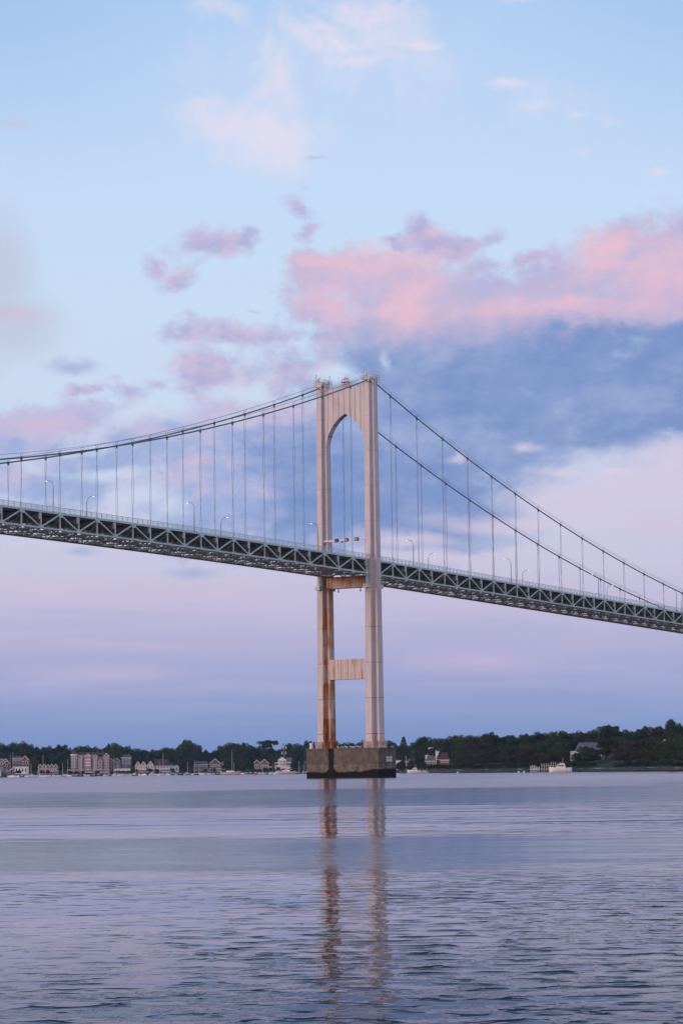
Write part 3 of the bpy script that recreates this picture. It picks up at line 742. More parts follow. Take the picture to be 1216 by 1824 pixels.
def at(px, t): Y = shore(px)+t; return Vector((wx(px, Y), Y, ground(px, t)))
landmarks = [(30, 'the grey-roofed harbour houses'), (88, 'the row of peaked gables'), (165, 'the big pink hotel'), (228, 'the grey hilltop house'), (275, 'the white gabled inn'), (378, 'the brown gabled house'), (466, 'the twin brown cottages'), (505, 'the white mansion'), (625, 'the bridge tower'), (780, 'the white hillside house'), (862, 'the left end of the near woods'), (995, 'the white motor yacht'), (1034, 'the wide grey waterside house'), (1130, 'the open lawn')]
ordw = ['first', 'second', 'third', 'fourth', 'fifth', 'sixth', 'seventh', 'eighth', 'ninth', 'tenth', 'eleventh', 'twelfth', 'thirteenth', 'fourteenth', 'fifteenth']
def spread_labels(items, tmpl):
    """items: (px, object, look); counts each one outward from the nearest landmark"""
    by = {}
    for px, o, look in items:
        lm = min(landmarks, key=lambda l: abs(l[0]-px)); by.setdefault((lm, px >= lm[0]), []).append((abs(px-lm[0]), o, look))
    for (lm, right), l in by.items():
        l.sort(key=lambda q: q[0])
        for i, (d, o, look) in enumerate(l):
            o['label'] = tmpl.format(look=look, n=ordw[min(i, 14)], side='right' if right else 'left', lm=lm[1])

# ---- trees
def leafmat(name, a, b):
    def f(T):
        P = T.coord(); n = T.noise(P, 4.0, 4, .6); oi = E(T, T.n.new('ShaderNodeObjectInfo').outputs['Random'])
        c = T.mix(T.step(n, .35, .68), a, b)
        return T.mix(oi*.5, c, tuple(k*.6 for k in a[:3])+(1,)), None
    return mat(name, f, .9, spec=.15)
LEAF = [leafmat('dark_leaves', (.018, .036, .022, 1), (.036, .062, .034, 1)), leafmat('olive_leaves', (.028, .044, .018, 1), (.056, .074, .030, 1)),
        leafmat('russet_leaves', (.034, .033, .022, 1), (.056, .053, .036, 1))]
BARK = mat('bark', (.045, .035, .028, 1), .95)
def crown_mesh(seed, kind):
    """unit tree: height 1, crown radius about .42; leaf clumps spread over many lobes"""
    r = random.Random(seed); g = MB(); lobes = []
    if kind == 'conifer':
        for i in range(9):
            z = .2+.8*i/8; rad = .24*(1-i/9)+.02; lobes.append((0, 0, z, rad, .07))
    elif kind == 'flat':
        for i in range(9):
            a = r.uniform(0, 6.28); d = r.uniform(.05, .42); lobes.append((d*cos(a), d*sin(a), r.uniform(.72, .92), r.uniform(.10, .17), r.uniform(.05, .085)))
        lobes.append((.1, 0, .55, .12, .08))
    else:
        for i in range(14):
            a = r.uniform(0, 6.28); z = r.uniform(.28, .86); q = sqrt(max(.04, 1-((z-.52)/.46)**2)); d = r.uniform(.10, .30)*q
            lobes.append((d*cos(a), d*sin(a), z, r.uniform(.13, .23), r.uniform(.10, .18)))
        lobes.append((0, 0, .55, .26, .32))
    for (cx, cy, cz, rx, rz) in lobes:
        n = int(170*(rx*rx+rx*rz)/.06)+20
        for k in range(n):
            u = r.uniform(-.75, 1); a = r.uniform(0, 6.28); q = sqrt(1-u*u); s = r.uniform(.86, 1.05)
            p = Vector((cx+rx*q*cos(a)*s, cy+rx*q*sin(a)*s, cz+rz*u*s)); nrm = Vector((q*cos(a)/rx, q*sin(a)/rx, u/rz)).normalized()
            nrm = (nrm+Vector((r.uniform(-.4, .4), r.uniform(-.4, .4), r.uniform(-.3, .45)))).normalized()
            t1 = nrm.orthogonal().normalized(); t2 = nrm.cross(t1); w = r.uniform(.018, .042); h = r.uniform(.016, .034); b = len(g.v)
            g.v += [tuple(p+t1*w), tuple(p+t2*h), tuple(p-t1*w*r.uniform(.6, 1)), tuple(p-t2*h)]; g.f.append((b, b+1, b+2, b+3))
    me = bpy.data.meshes.new('crown'); me.from_pydata(g.v, [], g.f); return me
def trunk_mesh(seed, kind):
    r = random.Random(seed); g = MB(); g.tube([(0, 0, -.08), (.01, 0, .2), (0, .01, .5), (.01, 0, .72)], .03, 6, .010)
    for i in range(5):
        a = r.uniform(0, 6.28); z = r.uniform(.25, .55); g.tube([(0, 0, z), (.12*cos(a), .12*sin(a), z+.10), (.24*cos(a), .24*sin(a), z+.2)], .012, 4, .004)
    return g.data('trunk', BARK)
variants = []
for i, kd in enumerate(['round']*6+['conifer', 'flat']):
    me = crown_mesh(20+i, kd); variants.append((me, trunk_mesh(40+i, kd), kd))
mesh_by = {}
def tree(px, t, top, rad, vi, li, group, zb=None):
    p = at(px, t); z0 = p.z-.3 if zb is None else zb; H = max(4.0, top-z0)
    kd = variants[vi][2]; q = rad/.42
    o = empty('conifer_tree' if kd == 'conifer' else 'broadleaf_tree', (p.x, p.y, z0), random.uniform(0, 6.28), None, 'tree', group, (q, q, H))
    key = (vi, li)
    if key not in mesh_by:
        m2 = variants[vi][0].copy(); m2.materials.append(LEAF[li]); mesh_by[key] = m2
    c = bpy.data.objects.new('crown', mesh_by[key]); COL.objects.link(c); c.parent = o
    c = bpy.data.objects.new('trunk', variants[vi][1]); COL.objects.link(c); c.parent = o
    return o
SKY = [(-200, 1330), (0, 1322), (20, 1324), (45, 1321), (60, 1324), (75, 1330), (95, 1328), (115, 1326), (130, 1334), (140, 1332), (152, 1327), (165, 1330), (185, 1328), (205, 1323), (222, 1324), (232, 1334), (250, 1334), (270, 1337), (285, 1333), (300, 1328), (313, 1333), (322, 1325), (335, 1320), (350, 1325), (360, 1332), (372, 1333), (382, 1341), (388, 1334), (400, 1322), (412, 1321), (425, 1323), (440, 1322), (452, 1326), (460, 1332), (468, 1330), (478, 1330), (490, 1332), (500, 1331), (510, 1326), (530, 1324), (540, 1323), (552, 1317), (560, 1317), (570, 1324), (600, 1322), (640, 1320), (650, 1316), (690, 1317), (700, 1319), (710, 1325), (725, 1326), (735, 1319), (750, 1314), (765, 1312), (775, 1316), (800, 1312), (825, 1309), (850, 1308), (855, 1309), (875, 1305), (890, 1309), (900, 1307), (910, 1310), (925, 1304), (945, 1306), (965, 1303), (985, 1304), (1000, 1300), (1020, 1302), (1040, 1300), (1060, 1297), (1072, 1292), (1085, 1296), (1100, 1299), (1110, 1298), (1125, 1300), (1140, 1295), (1155, 1296), (1170, 1296), (1180, 1289), (1195, 1284), (1208, 1288), (1230, 1292), (1400, 1290)]
tr = random.Random(11); back, mid, front = [], [], []
looks = {0: 'broad dark-green', 1: 'olive-green', 2: 'russet-tinged'}
px = -14
while px < 1236:
    t = tr.uniform(230, 330); Y = shore(px)+t; sc = Y/F
    top = wz(px, interp(SKY, px)+tr.uniform(-1.5, 3.5), Y); rad = (tr.uniform(9, 13) if px < 760 else tr.uniform(14, 21))*sc
    li = tr.choice([0, 0, 0, 1] if px < 780 else [0, 0, 1, 2]); back.append((px, tree(px, t, top, rad, tr.randrange(6), li, 'skyline trees on the far shore'), looks[li])); px += tr.uniform(8.5, 12) if px < 760 else tr.uniform(12, 17)
px = -10
while px < 1236:
    t = tr.uniform(120, 180); Y = shore(px)+t; sc = Y/F; d = (16 if px > 760 else 13)
    top = wz(px, interp(SKY, px)+d+tr.uniform(-3, 6), Y); rad = (tr.uniform(8, 12) if px < 760 else tr.uniform(14, 21))*sc
    li = tr.choice([0, 0, 0, 1] if px < 780 else [0, 1, 1, 2]); mid.append((px, tree(px, t, top, rad, tr.randrange(6), li, 'middle trees on the far shore'), looks[li])); px += tr.uniform(9.5, 13) if px < 760 else tr.uniform(13, 18)
GAPS = [(-5, 56), (68, 110), (122, 240), (240, 322), (342, 400), (452, 484), (488, 526), (528, 560), (752, 800), (1010, 1026), (1050, 1092)]
px = -6
while px < 1236:
    if not any(a < px < b for a, b in GAPS):
        t = tr.uniform(45, 80); Y = shore(px)+t; sc = Y/F; d = 32 if px > 760 else 27
        top = wz(px, interp(SKY, px)+d+tr.uniform(-6, 7), Y); rad = (tr.uniform(8, 12) if px < 760 else tr.uniform(13, 20))*sc
        li = tr.choice([0, 0, 1] if px < 780 else [0, 1, 1, 2]); front.append((px, tree(px, t, top, rad, tr.randrange(6), li, 'front trees on the far shore'), looks[li]))
    px += tr.uniform(9, 13) if px < 760 else tr.uniform(12, 17)
# the trees that stand out by shape
for px, top, t, vi, li, rad, lb in ((718, 1316, 200, 6, 0, 12, 'dark pointed conifer on the skyline just right of the concrete pier'),
                                    (482, 1318, 240, 7, 0, 24, 'flat-topped umbrella tree on the skyline left of the white mansion'),
                                    (1085, 1292, 330, 7, 0, 22, 'flat-topped tree with ragged branches on the skyline above the lawn'),
                                    (1192, 1282, 200, 2, 0, 14, 'tallest rounded tree on the skyline at the right edge'),
                                    (335, 1319, 200, 4, 1, 15, 'tall round tree rising above the shore between inn and brown house'),
                                    (872, 1303, 260, 3, 2, 16, 'broad russet-topped tree on the skyline of the near woods')):
    Y = shore(px)+t; o = tree(px, t, wz(px, top, Y), rad*Y/F*(1 if vi != 6 else 2.2), vi, li, 'skyline trees on the far shore'); o['label'] = lb
spread_labels(back, '{look} skyline tree, {n} {side} of {lm}')
spread_labels(mid, '{look} tree mid-slope, {n} {side} of {lm}')
spread_labels(front, '{look} slope-foot tree, {n} {side} of {lm}')
# shore bushes
bush = []; px = 705
def make_bush(px, t, h, rad, li):
    p = at(px, t); o = empty('shore_bush', (p.x, p.y, p.z-.2), tr.uniform(0, 6.28), None, 'bush', 'bushes along the rocky shore', (rad/.42, rad/.42, h)); vi = tr.randrange(6); key = (vi, li)
    if key not in mesh_by: m2 = variants[vi][0].copy(); m2.materials.append(LEAF[li]); mesh_by[key] = m2
    c = bpy.data.objects.new('foliage', mesh_by[key]); COL.objects.link(c); c.parent = o; return o
while px < 1236:
    sc = (shore(px)+20)/F
    if not 1050 < px < 1092:
        li = tr.choice([1, 1, 0, 2]); bush.append((px, make_bush(px, tr.uniform(15, 26), tr.uniform(10, 18)*sc*.8, tr.uniform(7, 11)*sc, li), {0: 'dark', 1: 'green', 2: 'brownish'}[li]))
    px += tr.uniform(8, 13)
spread_labels(bush, '{look} bush above the rocks, {n} {side} of {lm}')
# low hedge line on the left shore
hed = []; px = 4
while px < 548:
    sc = (shore(px)+30)/F
    if tr.random() < .45: hed.append((px, make_bush(px, tr.uniform(22, 34), tr.uniform(5, 9)*sc, tr.uniform(4, 7)*sc, tr.choice([0, 0, 1])), 'low dark'))
    px += tr.uniform(9, 15)
for px, o, l in hed: o['group'] = 'bushes along the harbour front'
spread_labels(hed, '{look} harbour bush, {n} {side} of {lm}')

# ---- buildings
def flat(n, c): M[n] = mat(n, c, .8, spec=.2)
flat('w_white', (.84, .78, .77, 1)); flat('w_pink', (.27, .165, .16, 1)); flat('w_brown', (.19, .12, .105, 1)); flat('w_grey', (.15, .15, .175, 1)); flat('w_cream', (.55, .46, .42, 1))
flat('r_grey', (.10, .10, .125, 1)); flat('r_brown', (.085, .055, .058, 1)); flat('r_slate', (.13, .13, .16, 1)); flat('glass', (.03, .035, .05, 1)); flat('trim', (.84, .76, .75, 1))
M['glass'].node_tree.nodes['Principled BSDF'].inputs['Roughness'].default_value = .15
def windows(root, wall, x0, x1, y, zs, n, w=.9, h=1.5, frame=True):
    for z in zs:
        for i in range(n):
            cx = x0+(x1-x0)*(i+.5)/n
            f = MB().box(cx-w/2-.42, cx+w/2+.42, y-.10, y-.005, z-.35, z+h+.35).build('window', M['trim'], wall)
            MB().box(cx-w/2, cx+w/2, y-.14, y-.103, z, z+h).build('pane', M['glass'], f)
def gable(root, cx, y0, y1, w, z, h, wallm, roofm, front=True, over=.5, trim=True):
    MB().prism([(cx-w/2, z), (cx+w/2, z), (cx, z+h)], y0, y1).build('gable', M[wallm], root)
    g = MB()
    for q in (-1, 1): g.quadbox([(cx+q*(w/2+over), y0-over, z-over*.9), (cx, y0-over, z+h+.05), (cx, y0-over, z+h+.45), (cx+q*(w/2+over), y0-over, z-over*.9+.4)],
                                [(cx+q*(w/2+over), y1, z-over*.9), (cx, y1, z+h+.05), (cx, y1, z+h+.45), (cx+q*(w/2+over), y1, z-over*.9+.4)])
    rf = g.build('roof', M[roofm], root)
    if trim:
        g = MB()
        for q in (-1, 1): g.bar((cx+q*(w/2+over), y0-over-.08, z-over*.9+.1), (cx, y0-over-.08, z+h+.25), .12, .5)
        g.build('bargeboard', M['trim'], rf)
    return rf
def house(px, t, x0, x1, ytop_wall, wallm, roofm, label, gables=1, floors=2, roofh=.42, porch=False, depth=10, name='house', nwin=None, zbase=None, ridge='front', chim=False, cat='house'):
    """x0..x1 px extent, ytop_wall px row of the eaves"""
    p = at((x0+x1)/2, t); Y = p.y; k = Y/F; w = (x1-x0)*k; z0 = p.z if zbase is None else wz((x0+x1)/2, zbase, Y)
    hw = wz((x0+x1)/2, ytop_wall, Y)-z0; r = empty(name, (p.x, p.y, z0), 0, label, cat)
    wl = MB().box(-w/2, w/2, 0, depth, -3, hw).build('wall', M[wallm], r)
    fh = hw/floors; n = nwin or max(1, int(w/3.2))
    windows(r, wl, -w/2+.4, w/2-.4, 0, [fh*i+fh*.35 for i in range(floors)], n, min(1.4, w/n*.42), fh*.42)
    if ridge == 'front':
        gw = w/gables
        for i in range(gables):
            cx = -w/2+gw*(i+.5); gable(r, cx, 0, depth, gw*.98, hw, gw*roofh, wallm, roofm)
            MB().box(cx-.5, cx+.5, -.1, -.005, hw+gw*roofh*.25, hw+gw*roofh*.25+1.2).build('attic_window', M['glass'], r)
    else:
        hh = roofh*depth; g = MB()
        g.quadbox([(-w/2-.6, -.6, hw), (w/2+.6, -.6, hw), (w/2+.6, depth+.6, hw), (-w/2-.6, depth+.6, hw)], [(-w/2+2, depth/2-.2, hw+hh), (w/2-2, depth/2-.2, hw+hh), (w/2-2, depth/2+.2, hw+hh), (-w/2+2, depth/2+.2, hw+hh)])
        rf = g.build('roof', M[roofm], r)
        MB().box(-w/2-.65, w/2+.65, -.7, -.62, hw-.25, hw+.2).build('eaves', M['trim'], rf)
        if chim: MB().box(w*.2, w*.2+1.2, depth/2-.6, depth/2+.6, hw+hh*.5, hw+hh+1.6).build('chimney', M['w_brown'], rf)
    if porch:
        g = MB(); g.box(-w/2-1, w/2+1, -2.6, -.02, 2.9, 3.3)
        for i in range(max(3, int(w/2.6))+1): xx = -w/2-.8+(w+1.6)*i/max(3, int(w/2.6)); g.box(xx-.16, xx+.16, -2.5, -2.2, 0, 2.9)
        g.box(-w/2-1, w/2+1, -2.5, -2.4, .8, 1.0); g.box(-w/2-1, w/2+1, -2.6, 0, -3, .15)
        g.build('porch', M['trim'], r)
    return r
house(12, 95, 2, 16, 1355, 'w_grey', 'r_slate', 'grey shingled house at the far left edge of the shore', 2, 2)
house(35, 110, 25, 42, 1352, 'w_pink', 'r_slate', 'pink-walled long house under flat trim on the left slope', 1, 2, ridge='side', roofh=.3)
house(46, 104, 40, 54, 1354, 'w_pink', 'r_slate', 'house with big grey slate gable above the harbour', 1, 2, roofh=.5)
house(16, 60, 10, 20, 1360, 'w_brown', 'r_grey', 'small brown harbour house beside the white tank', 1, 2)
house(40, 38, 29, 52, 1366, 'w_white', 'r_grey', 'long low white harbour building under the slate-gabled house', 2, 1, ridge='side', roofh=.25)
house(88, 48, 71, 105, 1367, 'w_pink', 'r_brown', 'pink terrace with a row of five small peaked gables', 5, 1, porch=True, roofh=.75, nwin=10)
# hotel
def hotel():
    p = at(172, 52); Y = p.y; k = Y/F; X = lambda q: (q-170)*k; Z = lambda q: wz(170, q, Y)-p.z
    r = empty('hotel', (wx(170, Y), Y, p.z), 0, 'big pink-brick hotel with gables, balconies and a corner turret above the harbour', 'hotel')
    def blk(a, b, y0, y1, top, fl, m='w_pink', nw=None):
        wl = MB().box(X(a), X(b), y0, y1, -2, Z(top)).build('wall', M[m], r); fh = (Z(top)-4.5)/fl
        windows(r, wl, X(a)+.6, X(b)-.6, y0, [4.8+fh*i+fh*.2 for i in range(fl)], nw or max(1, int((X(b)-X(a))/3.4)), 1.3, fh*.5); return wl
    blk(132, 176, 3, 18, 1344.5, 5); blk(176, 196, 5, 18, 1348, 4)
    for q, w, top, y0 in ((144.5, 9, 1350, 1.5), (159, 10.5, 1347.5, 0), (171, 9, 1349, 1.5), (180.5, 7.5, 1357, 1), (191, 10, 1347.5, 2.5)):
        fl = 5 if q < 176 else 3; blk(q-w/2, q+w/2, y0, 4.9, top, fl if q != 191 else 4, 'w_pink', 2)
        gable(r, X(q), y0, 10, w*k, Z(top), w*k*.42, 'w_cream' if q == 159 else 'w_pink', 'r_brown')
    for z in (1354, 1359, 1364):                                    # white balconies of the middle bay
        MB().box(X(154), X(164.2), -1.6, -.02, Z(z)-.2, Z(z)+.9).build('balcony', M['trim'], r)
    g = MB(); g.quadbox([(X(131), 2.6, Z(1344.5)), (X(197), 2.6, Z(1344.5)), (X(197), 18.5, Z(1344.5)), (X(131), 18.5, Z(1344.5))], [(X(136), 9, Z(1339.5)), (X(190), 9, Z(1341)), (X(190), 12, Z(1341)), (X(136), 12, Z(1339.5))])
    rf = g.build('roof', M['r_brown'], r); g = MB()
    for q in (141.5, 150, 166, 175, 184): g.box(X(q)-.7, X(q)+.7, 9.5, 11, Z(1344), Z(1338.8))
    g.build('chimney', M['w_brown'], rf)
    g = MB(); g.lathe([(6.0*k*.98, -2), (6.0*k*.98, Z(1343.5))], 8, (X(134), 3.5)); tw = g.build('turret', M['w_pink'], r)
    MB().lathe([(6.6*k, Z(1345.6)), (6.6*k, Z(1343.5)), (6.9*k, Z(1343.3))], 8, (X(134), 3.5)).build('turret_gallery', M['trim'], tw)
    MB().lathe([(6.8*k, Z(1343.2)), (3.4*k, Z(1338.5)), (2.6*k, Z(1336.5)), (.2, Z(1334))], 8, (X(134), 3.5)).build('turret_roof', M['r_brown'], tw)
    windows(r, tw, X(129.5), X(138.5), -.9, [Z(q) for q in (1367, 1362.2, 1357.4, 1352.6, 1348.4)], 3, 1.2, 1.7)
    g = MB(); g.box(X(124.5), X(197), -6, -1.7, 3.6, 4.1); g.box(X(124.5), X(197), -6.05, -5.8, 0.6, 1.3)
    for i in range(25): xx = X(124.8)+(X(196.7)-X(124.8))*i/24; g.box(xx-.2, xx+.2, -5.95, -5.6, 0, 3.6)
    g.box(X(124.5), X(197), -6, -1.7, -.4, 0); g.build('veranda', M['trim'], r)
    g = MB(); g.box(X(126), X(195), -5.6, -4.8, -4.5, -.4); g.build('veranda_base', M['w_brown'], r)
hotel()
house(199, 70, 196, 203.5, 1355.5, 'w_grey', 'r_slate', 'slate-blue wing with gable joined right beside the big hotel', 1, 3, roofh=.5)
house(212, 72, 205, 215.5, 1356, 'w_pink', 'r_grey', 'narrow pink gabled wing right of the big hotel', 1, 3, roofh=.45)
house(227, 110, 218, 235, 1350, 'w_grey', 'r_grey', 'grey hilltop house with white trim between hotel and inn', 1, 2, ridge='side', roofh=.35, chim=True, zbase=1363)
house(218, 36, 206, 233, 1369.5, 'w_white', 'r_grey', 'long white boathouse porch between the hotel and the inn', 2, 1, ridge='side', roofh=.15, porch=True)
house(252, 40, 242.5, 262, 1364, 'w_cream', 'r_brown', 'cream inn front with twin white gables over balconies', 2, 2, roofh=.72, porch=True, nwin=6)
house(268, 42, 264, 275, 1364, 'w_cream', 'r_brown', 'cream inn wing with one white gable right of the twin gables', 1, 2, roofh=.7, porch=True)
house(286, 52, 275, 303, 1364.5, 'w_white', 'r_brown', 'wide white inn building under a long brown roof', 3, 2, ridge='side', roofh=.75, porch=True)
house(311, 46, 303, 319, 1365.5, 'w_white', 'r_grey', 'white cottage with low gable right of the inn', 2, 1, roofh=.32)
house(357, 50, 345, 371, 1362, 'w_brown', 'r_grey', 'long brown house with grey roof left of the gabled house', 1, 2, ridge='side', roofh=.4)
house(383, 46, 374, 394, 1360.5, 'w_brown', 'r_brown', 'brown gabled house with white porch and white trim', 1, 2, roofh=.42, porch=True)
house(399, 75, 395, 404, 1360, 'w_grey', 'r_grey', 'small grey house half hidden right of the brown gabled house', 1, 2)
house(458, 60, 453, 463, 1359, 'w_brown', 'r_brown', 'left one of the twin brown cottages with steep gable', 1, 1, roofh=.5)
house(471, 58, 463.5, 479, 1360, 'w_brown', 'r_brown', 'right and wider one of the twin brown cottages', 1, 1, roofh=.45)
def mansion():
    p = at(505, 62); Y = p.y; k = Y/F; X = lambda q: (q-505)*k; zb = wz(505, 1364, Y); Z = lambda q: wz(505, q, Y)-zb
    r = empty('mansion', (wx(505, Y), Y, zb), 0, 'white mansion with pillared portico and pediment on the lawn', 'mansion')
    wl = MB().box(X(496), X(518), 1, 12, -4, Z(1353)).build('wall', M['w_white'], r)
    windows(r, wl, X(510), X(518), 1, [Z(1363), Z(1357)], 3, 1.1, 2.0); windows(r, wl, X(497), X(509.5), 1, [Z(1363), Z(1357.6)], 5, 1.0, 2.0)
    MB().prism([(X(495), Z(1353.4)), (X(510), Z(1353.4)), (X(502.5), Z(1348.8))], -2.5, 6).build('pediment', M['w_white'], r)
    g = MB()
    for i in range(6): xx = X(496)+(X(509.3)-X(496))*i/5; g.lathe([(.42, -.2), (.34, Z(1355.4)), (.5, Z(1355.2))], 8, (xx, -2))
    g.build('portico_columns', M['w_white'], r); MB().box(X(495.3), X(509.8), -2.5, 1, Z(1355.2), Z(1353.4)).build('entablature', M['w_white'], r)
    w2 = MB().box(X(490), X(496), 2, 9, -4, Z(1358)).build('side_wing', M['w_white'], r); windows(r, w2, X(490), X(496), 2, [Z(1363)], 3, 1.0, 2.2)
    g = MB(); g.quadbox([(X(510), .5, Z(1353)), (X(521), .5, Z(1353)), (X(521), 12.5, Z(1353)), (X(510), 12.5, Z(1353))], [(X(511), 6, Z(1349)), (X(520), 6, Z(1349.5)), (X(520), 7, Z(1349.5)), (X(511), 7, Z(1349))])
    g.build('roof', M['r_slate'], r); MB().box(X(518), X(521), 3, 11, -4, Z(1353)).build('rear_wing', M['w_grey'], r)
mansion()
# right-hand shore
house(709, 60, 704.5, 713, 1355, 'w_white', 'r_grey', 'low white cottage just right of the concrete pier', 1, 1, ridge='side', roofh=.15)
house(733, 130, 724, 741, 1358, 'w_grey', 'r_grey', 'grey low house among trees right of the concrete pier', 1, 1, ridge='side', roofh=.4, zbase=1362)
house(766, 190, 762.5, 769.5, 1332.5, 'w_cream', 'r_grey', 'small pale cube house highest on the wooded slope', 1, 1, ridge='side', roofh=.06, zbase=1338)
house(781, 150, 775, 788, 1339, 'w_white', 'r_brown', 'white hillside house with square bays above a brown roof', 2, 1, ridge='side', roofh=.15, zbase=1347)
house(790, 152, 787.5, 793, 1341.5, 'w_cream', 'r_grey', 'cream annexe at the right of the white hillside house', 1, 1, ridge='side', roofh=.1, zbase=1346)
house(760, 100, 757, 764.5, 1346, 'w_white', 'r_slate', 'white gable-ended cottage below the pale cube house', 1, 1, ridge='side', roofh=.2, zbase=1353)
house(768, 70, 757, 775, 1356, 'w_grey', 'r_slate', 'grey shingle-roofed boathouse behind the hedge', 1, 1, ridge='side', roofh=.5, zbase=1363)
house(790, 80, 782, 799, 1354, 'w_brown', 'r_brown', 'brown bungalow with long dark roof below the white house', 1, 1, ridge='side', roofh=.6, zbase=1360)
house(1021, 78, 1015, 1028, 1339, 'w_white', 'r_slate', 'bright white flat-roofed garage beside the grey waterside house', 1, 1, ridge='side', roofh=.05, zbase=1348)
house(1050, 100, 1025, 1076, 1340.5, 'w_grey', 'r_slate', 'wide grey waterside house with slate roof, its middle hidden by trees', 1, 1, ridge='side', roofh=.42, zbase=1350, depth=16, nwin=5)
for q, tp, rd in ((1044, 1334, 12), (1054, 1331, 13)): o = tree(q, 70, wz(q, tp, shore(q)+70), rd*shore(q)/F, 1, 0, 'front trees on the far shore'); o['label'] = 'dark tree before the wide grey waterside house, %s of the two hiding its middle' % ('left' if q < 1050 else 'right')
house(1180, 150, 1173, 1188, 1325, 'w_brown', 'r_brown', 'reddish-brown roofed house peeping through trees at the right', 1, 1, roofh=.4, zbase=1334)
# striped radio mast behind the mansion
def lattice():
    p = at(503, 150); Y = p.y; k = Y/F; z0 = p.z; zt = wz(506, 1325, Y)-z0
    r = empty('lattice_mast', (wx(504, Y), Y, z0), 0, 'black and white banded lattice mast leaning up behind the white mansion', 'mast')
    for q in (-1, 1):
        for i in range(9):
            a, b = i/9, (i+1)/9; f = lambda s: (q*(3.6-2.2*s)*1.0+s*2.2, 0, s*zt)
            MB().bar(f(a), f(b), .9, .9).build('leg_band', M['w_white' if i % 2 else 'dark'], r)
    g = MB()
    for i in range(8): s = (i+.5)/9; g.bar((-(3.6-2.2*s)+s*2.2, 0, s*zt), ((3.6-2.2*s)+s*2.2, 0, (s+.08)*zt), .3, .3)
    g.build('cross_bracing', M['dark'], r)
lattice()
def pole(px, t, ytop, ybot, label, name='utility_pole', cross=False, m='white', r=.28):
    p = at(px, t); Y = p.y; zb = min(p.z, wz(px, ybot, Y)); o = empty(name, (p.x, Y, zb), 0, label, 'pole'); h = wz(px, ytop, Y)-zb
    MB().tube([(0, 0, -1), (0, 0, h)], r, 6, r*.6).build('pole', M[m], o)
    if cross: MB().box(-1.6, 1.6, -.12, .12, h*.62, h*.62+.3).build('crossarm', M[m], o)
    MB().lathe([(r*.9, h), (r*1.2, h+.15), (.05, h+.4)], 6).build('finial', M[m], o)
pole(546.5, 40, 1350, 1364, 'white flagpole on the lawn left of the concrete pier', 'flagpole')
pole(722, 30, 1348, 1367, 'pale utility pole right of the concrete pier', cross=True)
pole(735.5, 90, 1346, 1356, 'short pole by the grey low house', cross=True, m='pole')
pole(775.5, 30, 1337, 1363, 'white flagpole with crossarm before the hillside house', 'flagpole', cross=True)
pole(758.5, 30, 1350, 1363, 'thin white pole in the hedge left of the hillside flagpole')
pole(1163.5, 50, 1343, 1357, 'reddish utility pole at the right woods edge', m='w_brown')
pole(486.5, 45, 1355, 1366, 'tall thin light pole between cottages and mansion', m='pole')
# white tank and red gear at the far left, dock on the right
p = at(6, 14); t = empty('fuel_tank', (wx(6, p.y), p.y-14, 0), 0, 'white upright tank on the quay at the far left', 'tank')
MB().lathe([(1.5, 0), (1.5, 5.6), (1.0, 6.4), (.2, 6.8)], 12).build('tank_shell', M['white'], t); MB().box(-3.5, 3.5, -2.5, 2.5, -.5, 1.2).build('quay_block', M['w_brown'], t)
p = at(25, 6); t = empty('dock_crane', (wx(21, p.y), p.y-10, .5), 0, 'pale crane with slanting boom over the harbour at left', 'crane')
MB().bar((0, 0, 6), (6.5, 0, 11), .8, .8).build('boom', M['white'], t); MB().box(-3.2, .6, -1, 1, 1.5, 4.6).build('cab', M['w_grey'], t); MB().box(-.5, .5, -.5, .5, 0, 6.2).build('post', M['w_grey'], t)
def dock():
    Y = shore(950)-6; k = Y/F; o = empty('dock', (wx(950, Y), Y, 0), 0, 'small timber dock with pale posts left of the motor yacht', 'dock')
    X = lambda q: (q-950)*k
    for q in (942.5, 946, 949.5, 953, 957): MB().box(X(q)-.22, X(q)+.22, -.3, .3, -1, random.uniform(3.4, 4.6)).build('post', M['trim'], o)
    MB().box(X(941.5), X(958), -1.2, 1.2, 1.5, 1.9).build('deck', M['trim'], o)
    MB().box(X(947), X(954.5), -1.3, -1.1, 2.3, 2.6).build('handrail', M['trim'], o)
    Y2 = shore(985)+4; o = empty('trestle_pier', (wx(985, Y2), Y2, 0), 0, 'long timber trestle pier with tall weathered posts behind the motor yacht', 'pier'); X = lambda q: (q-985)*k
    q = 962
    while q < 1015: MB().tube([(X(q), 0, -.5), (X(q), 0, random.uniform(5.4, 6.4))], .2, 6).build('post', M['vert'], o); q += 4.1
    MB().box(X(960), X(1015), -.9, .9, 1.7, 2.1).build('deck', M['vert'], o); MB().box(X(960), X(1015), -.95, -.85, 3.9, 4.1).build('handrail', M['vert'], o)
dock()
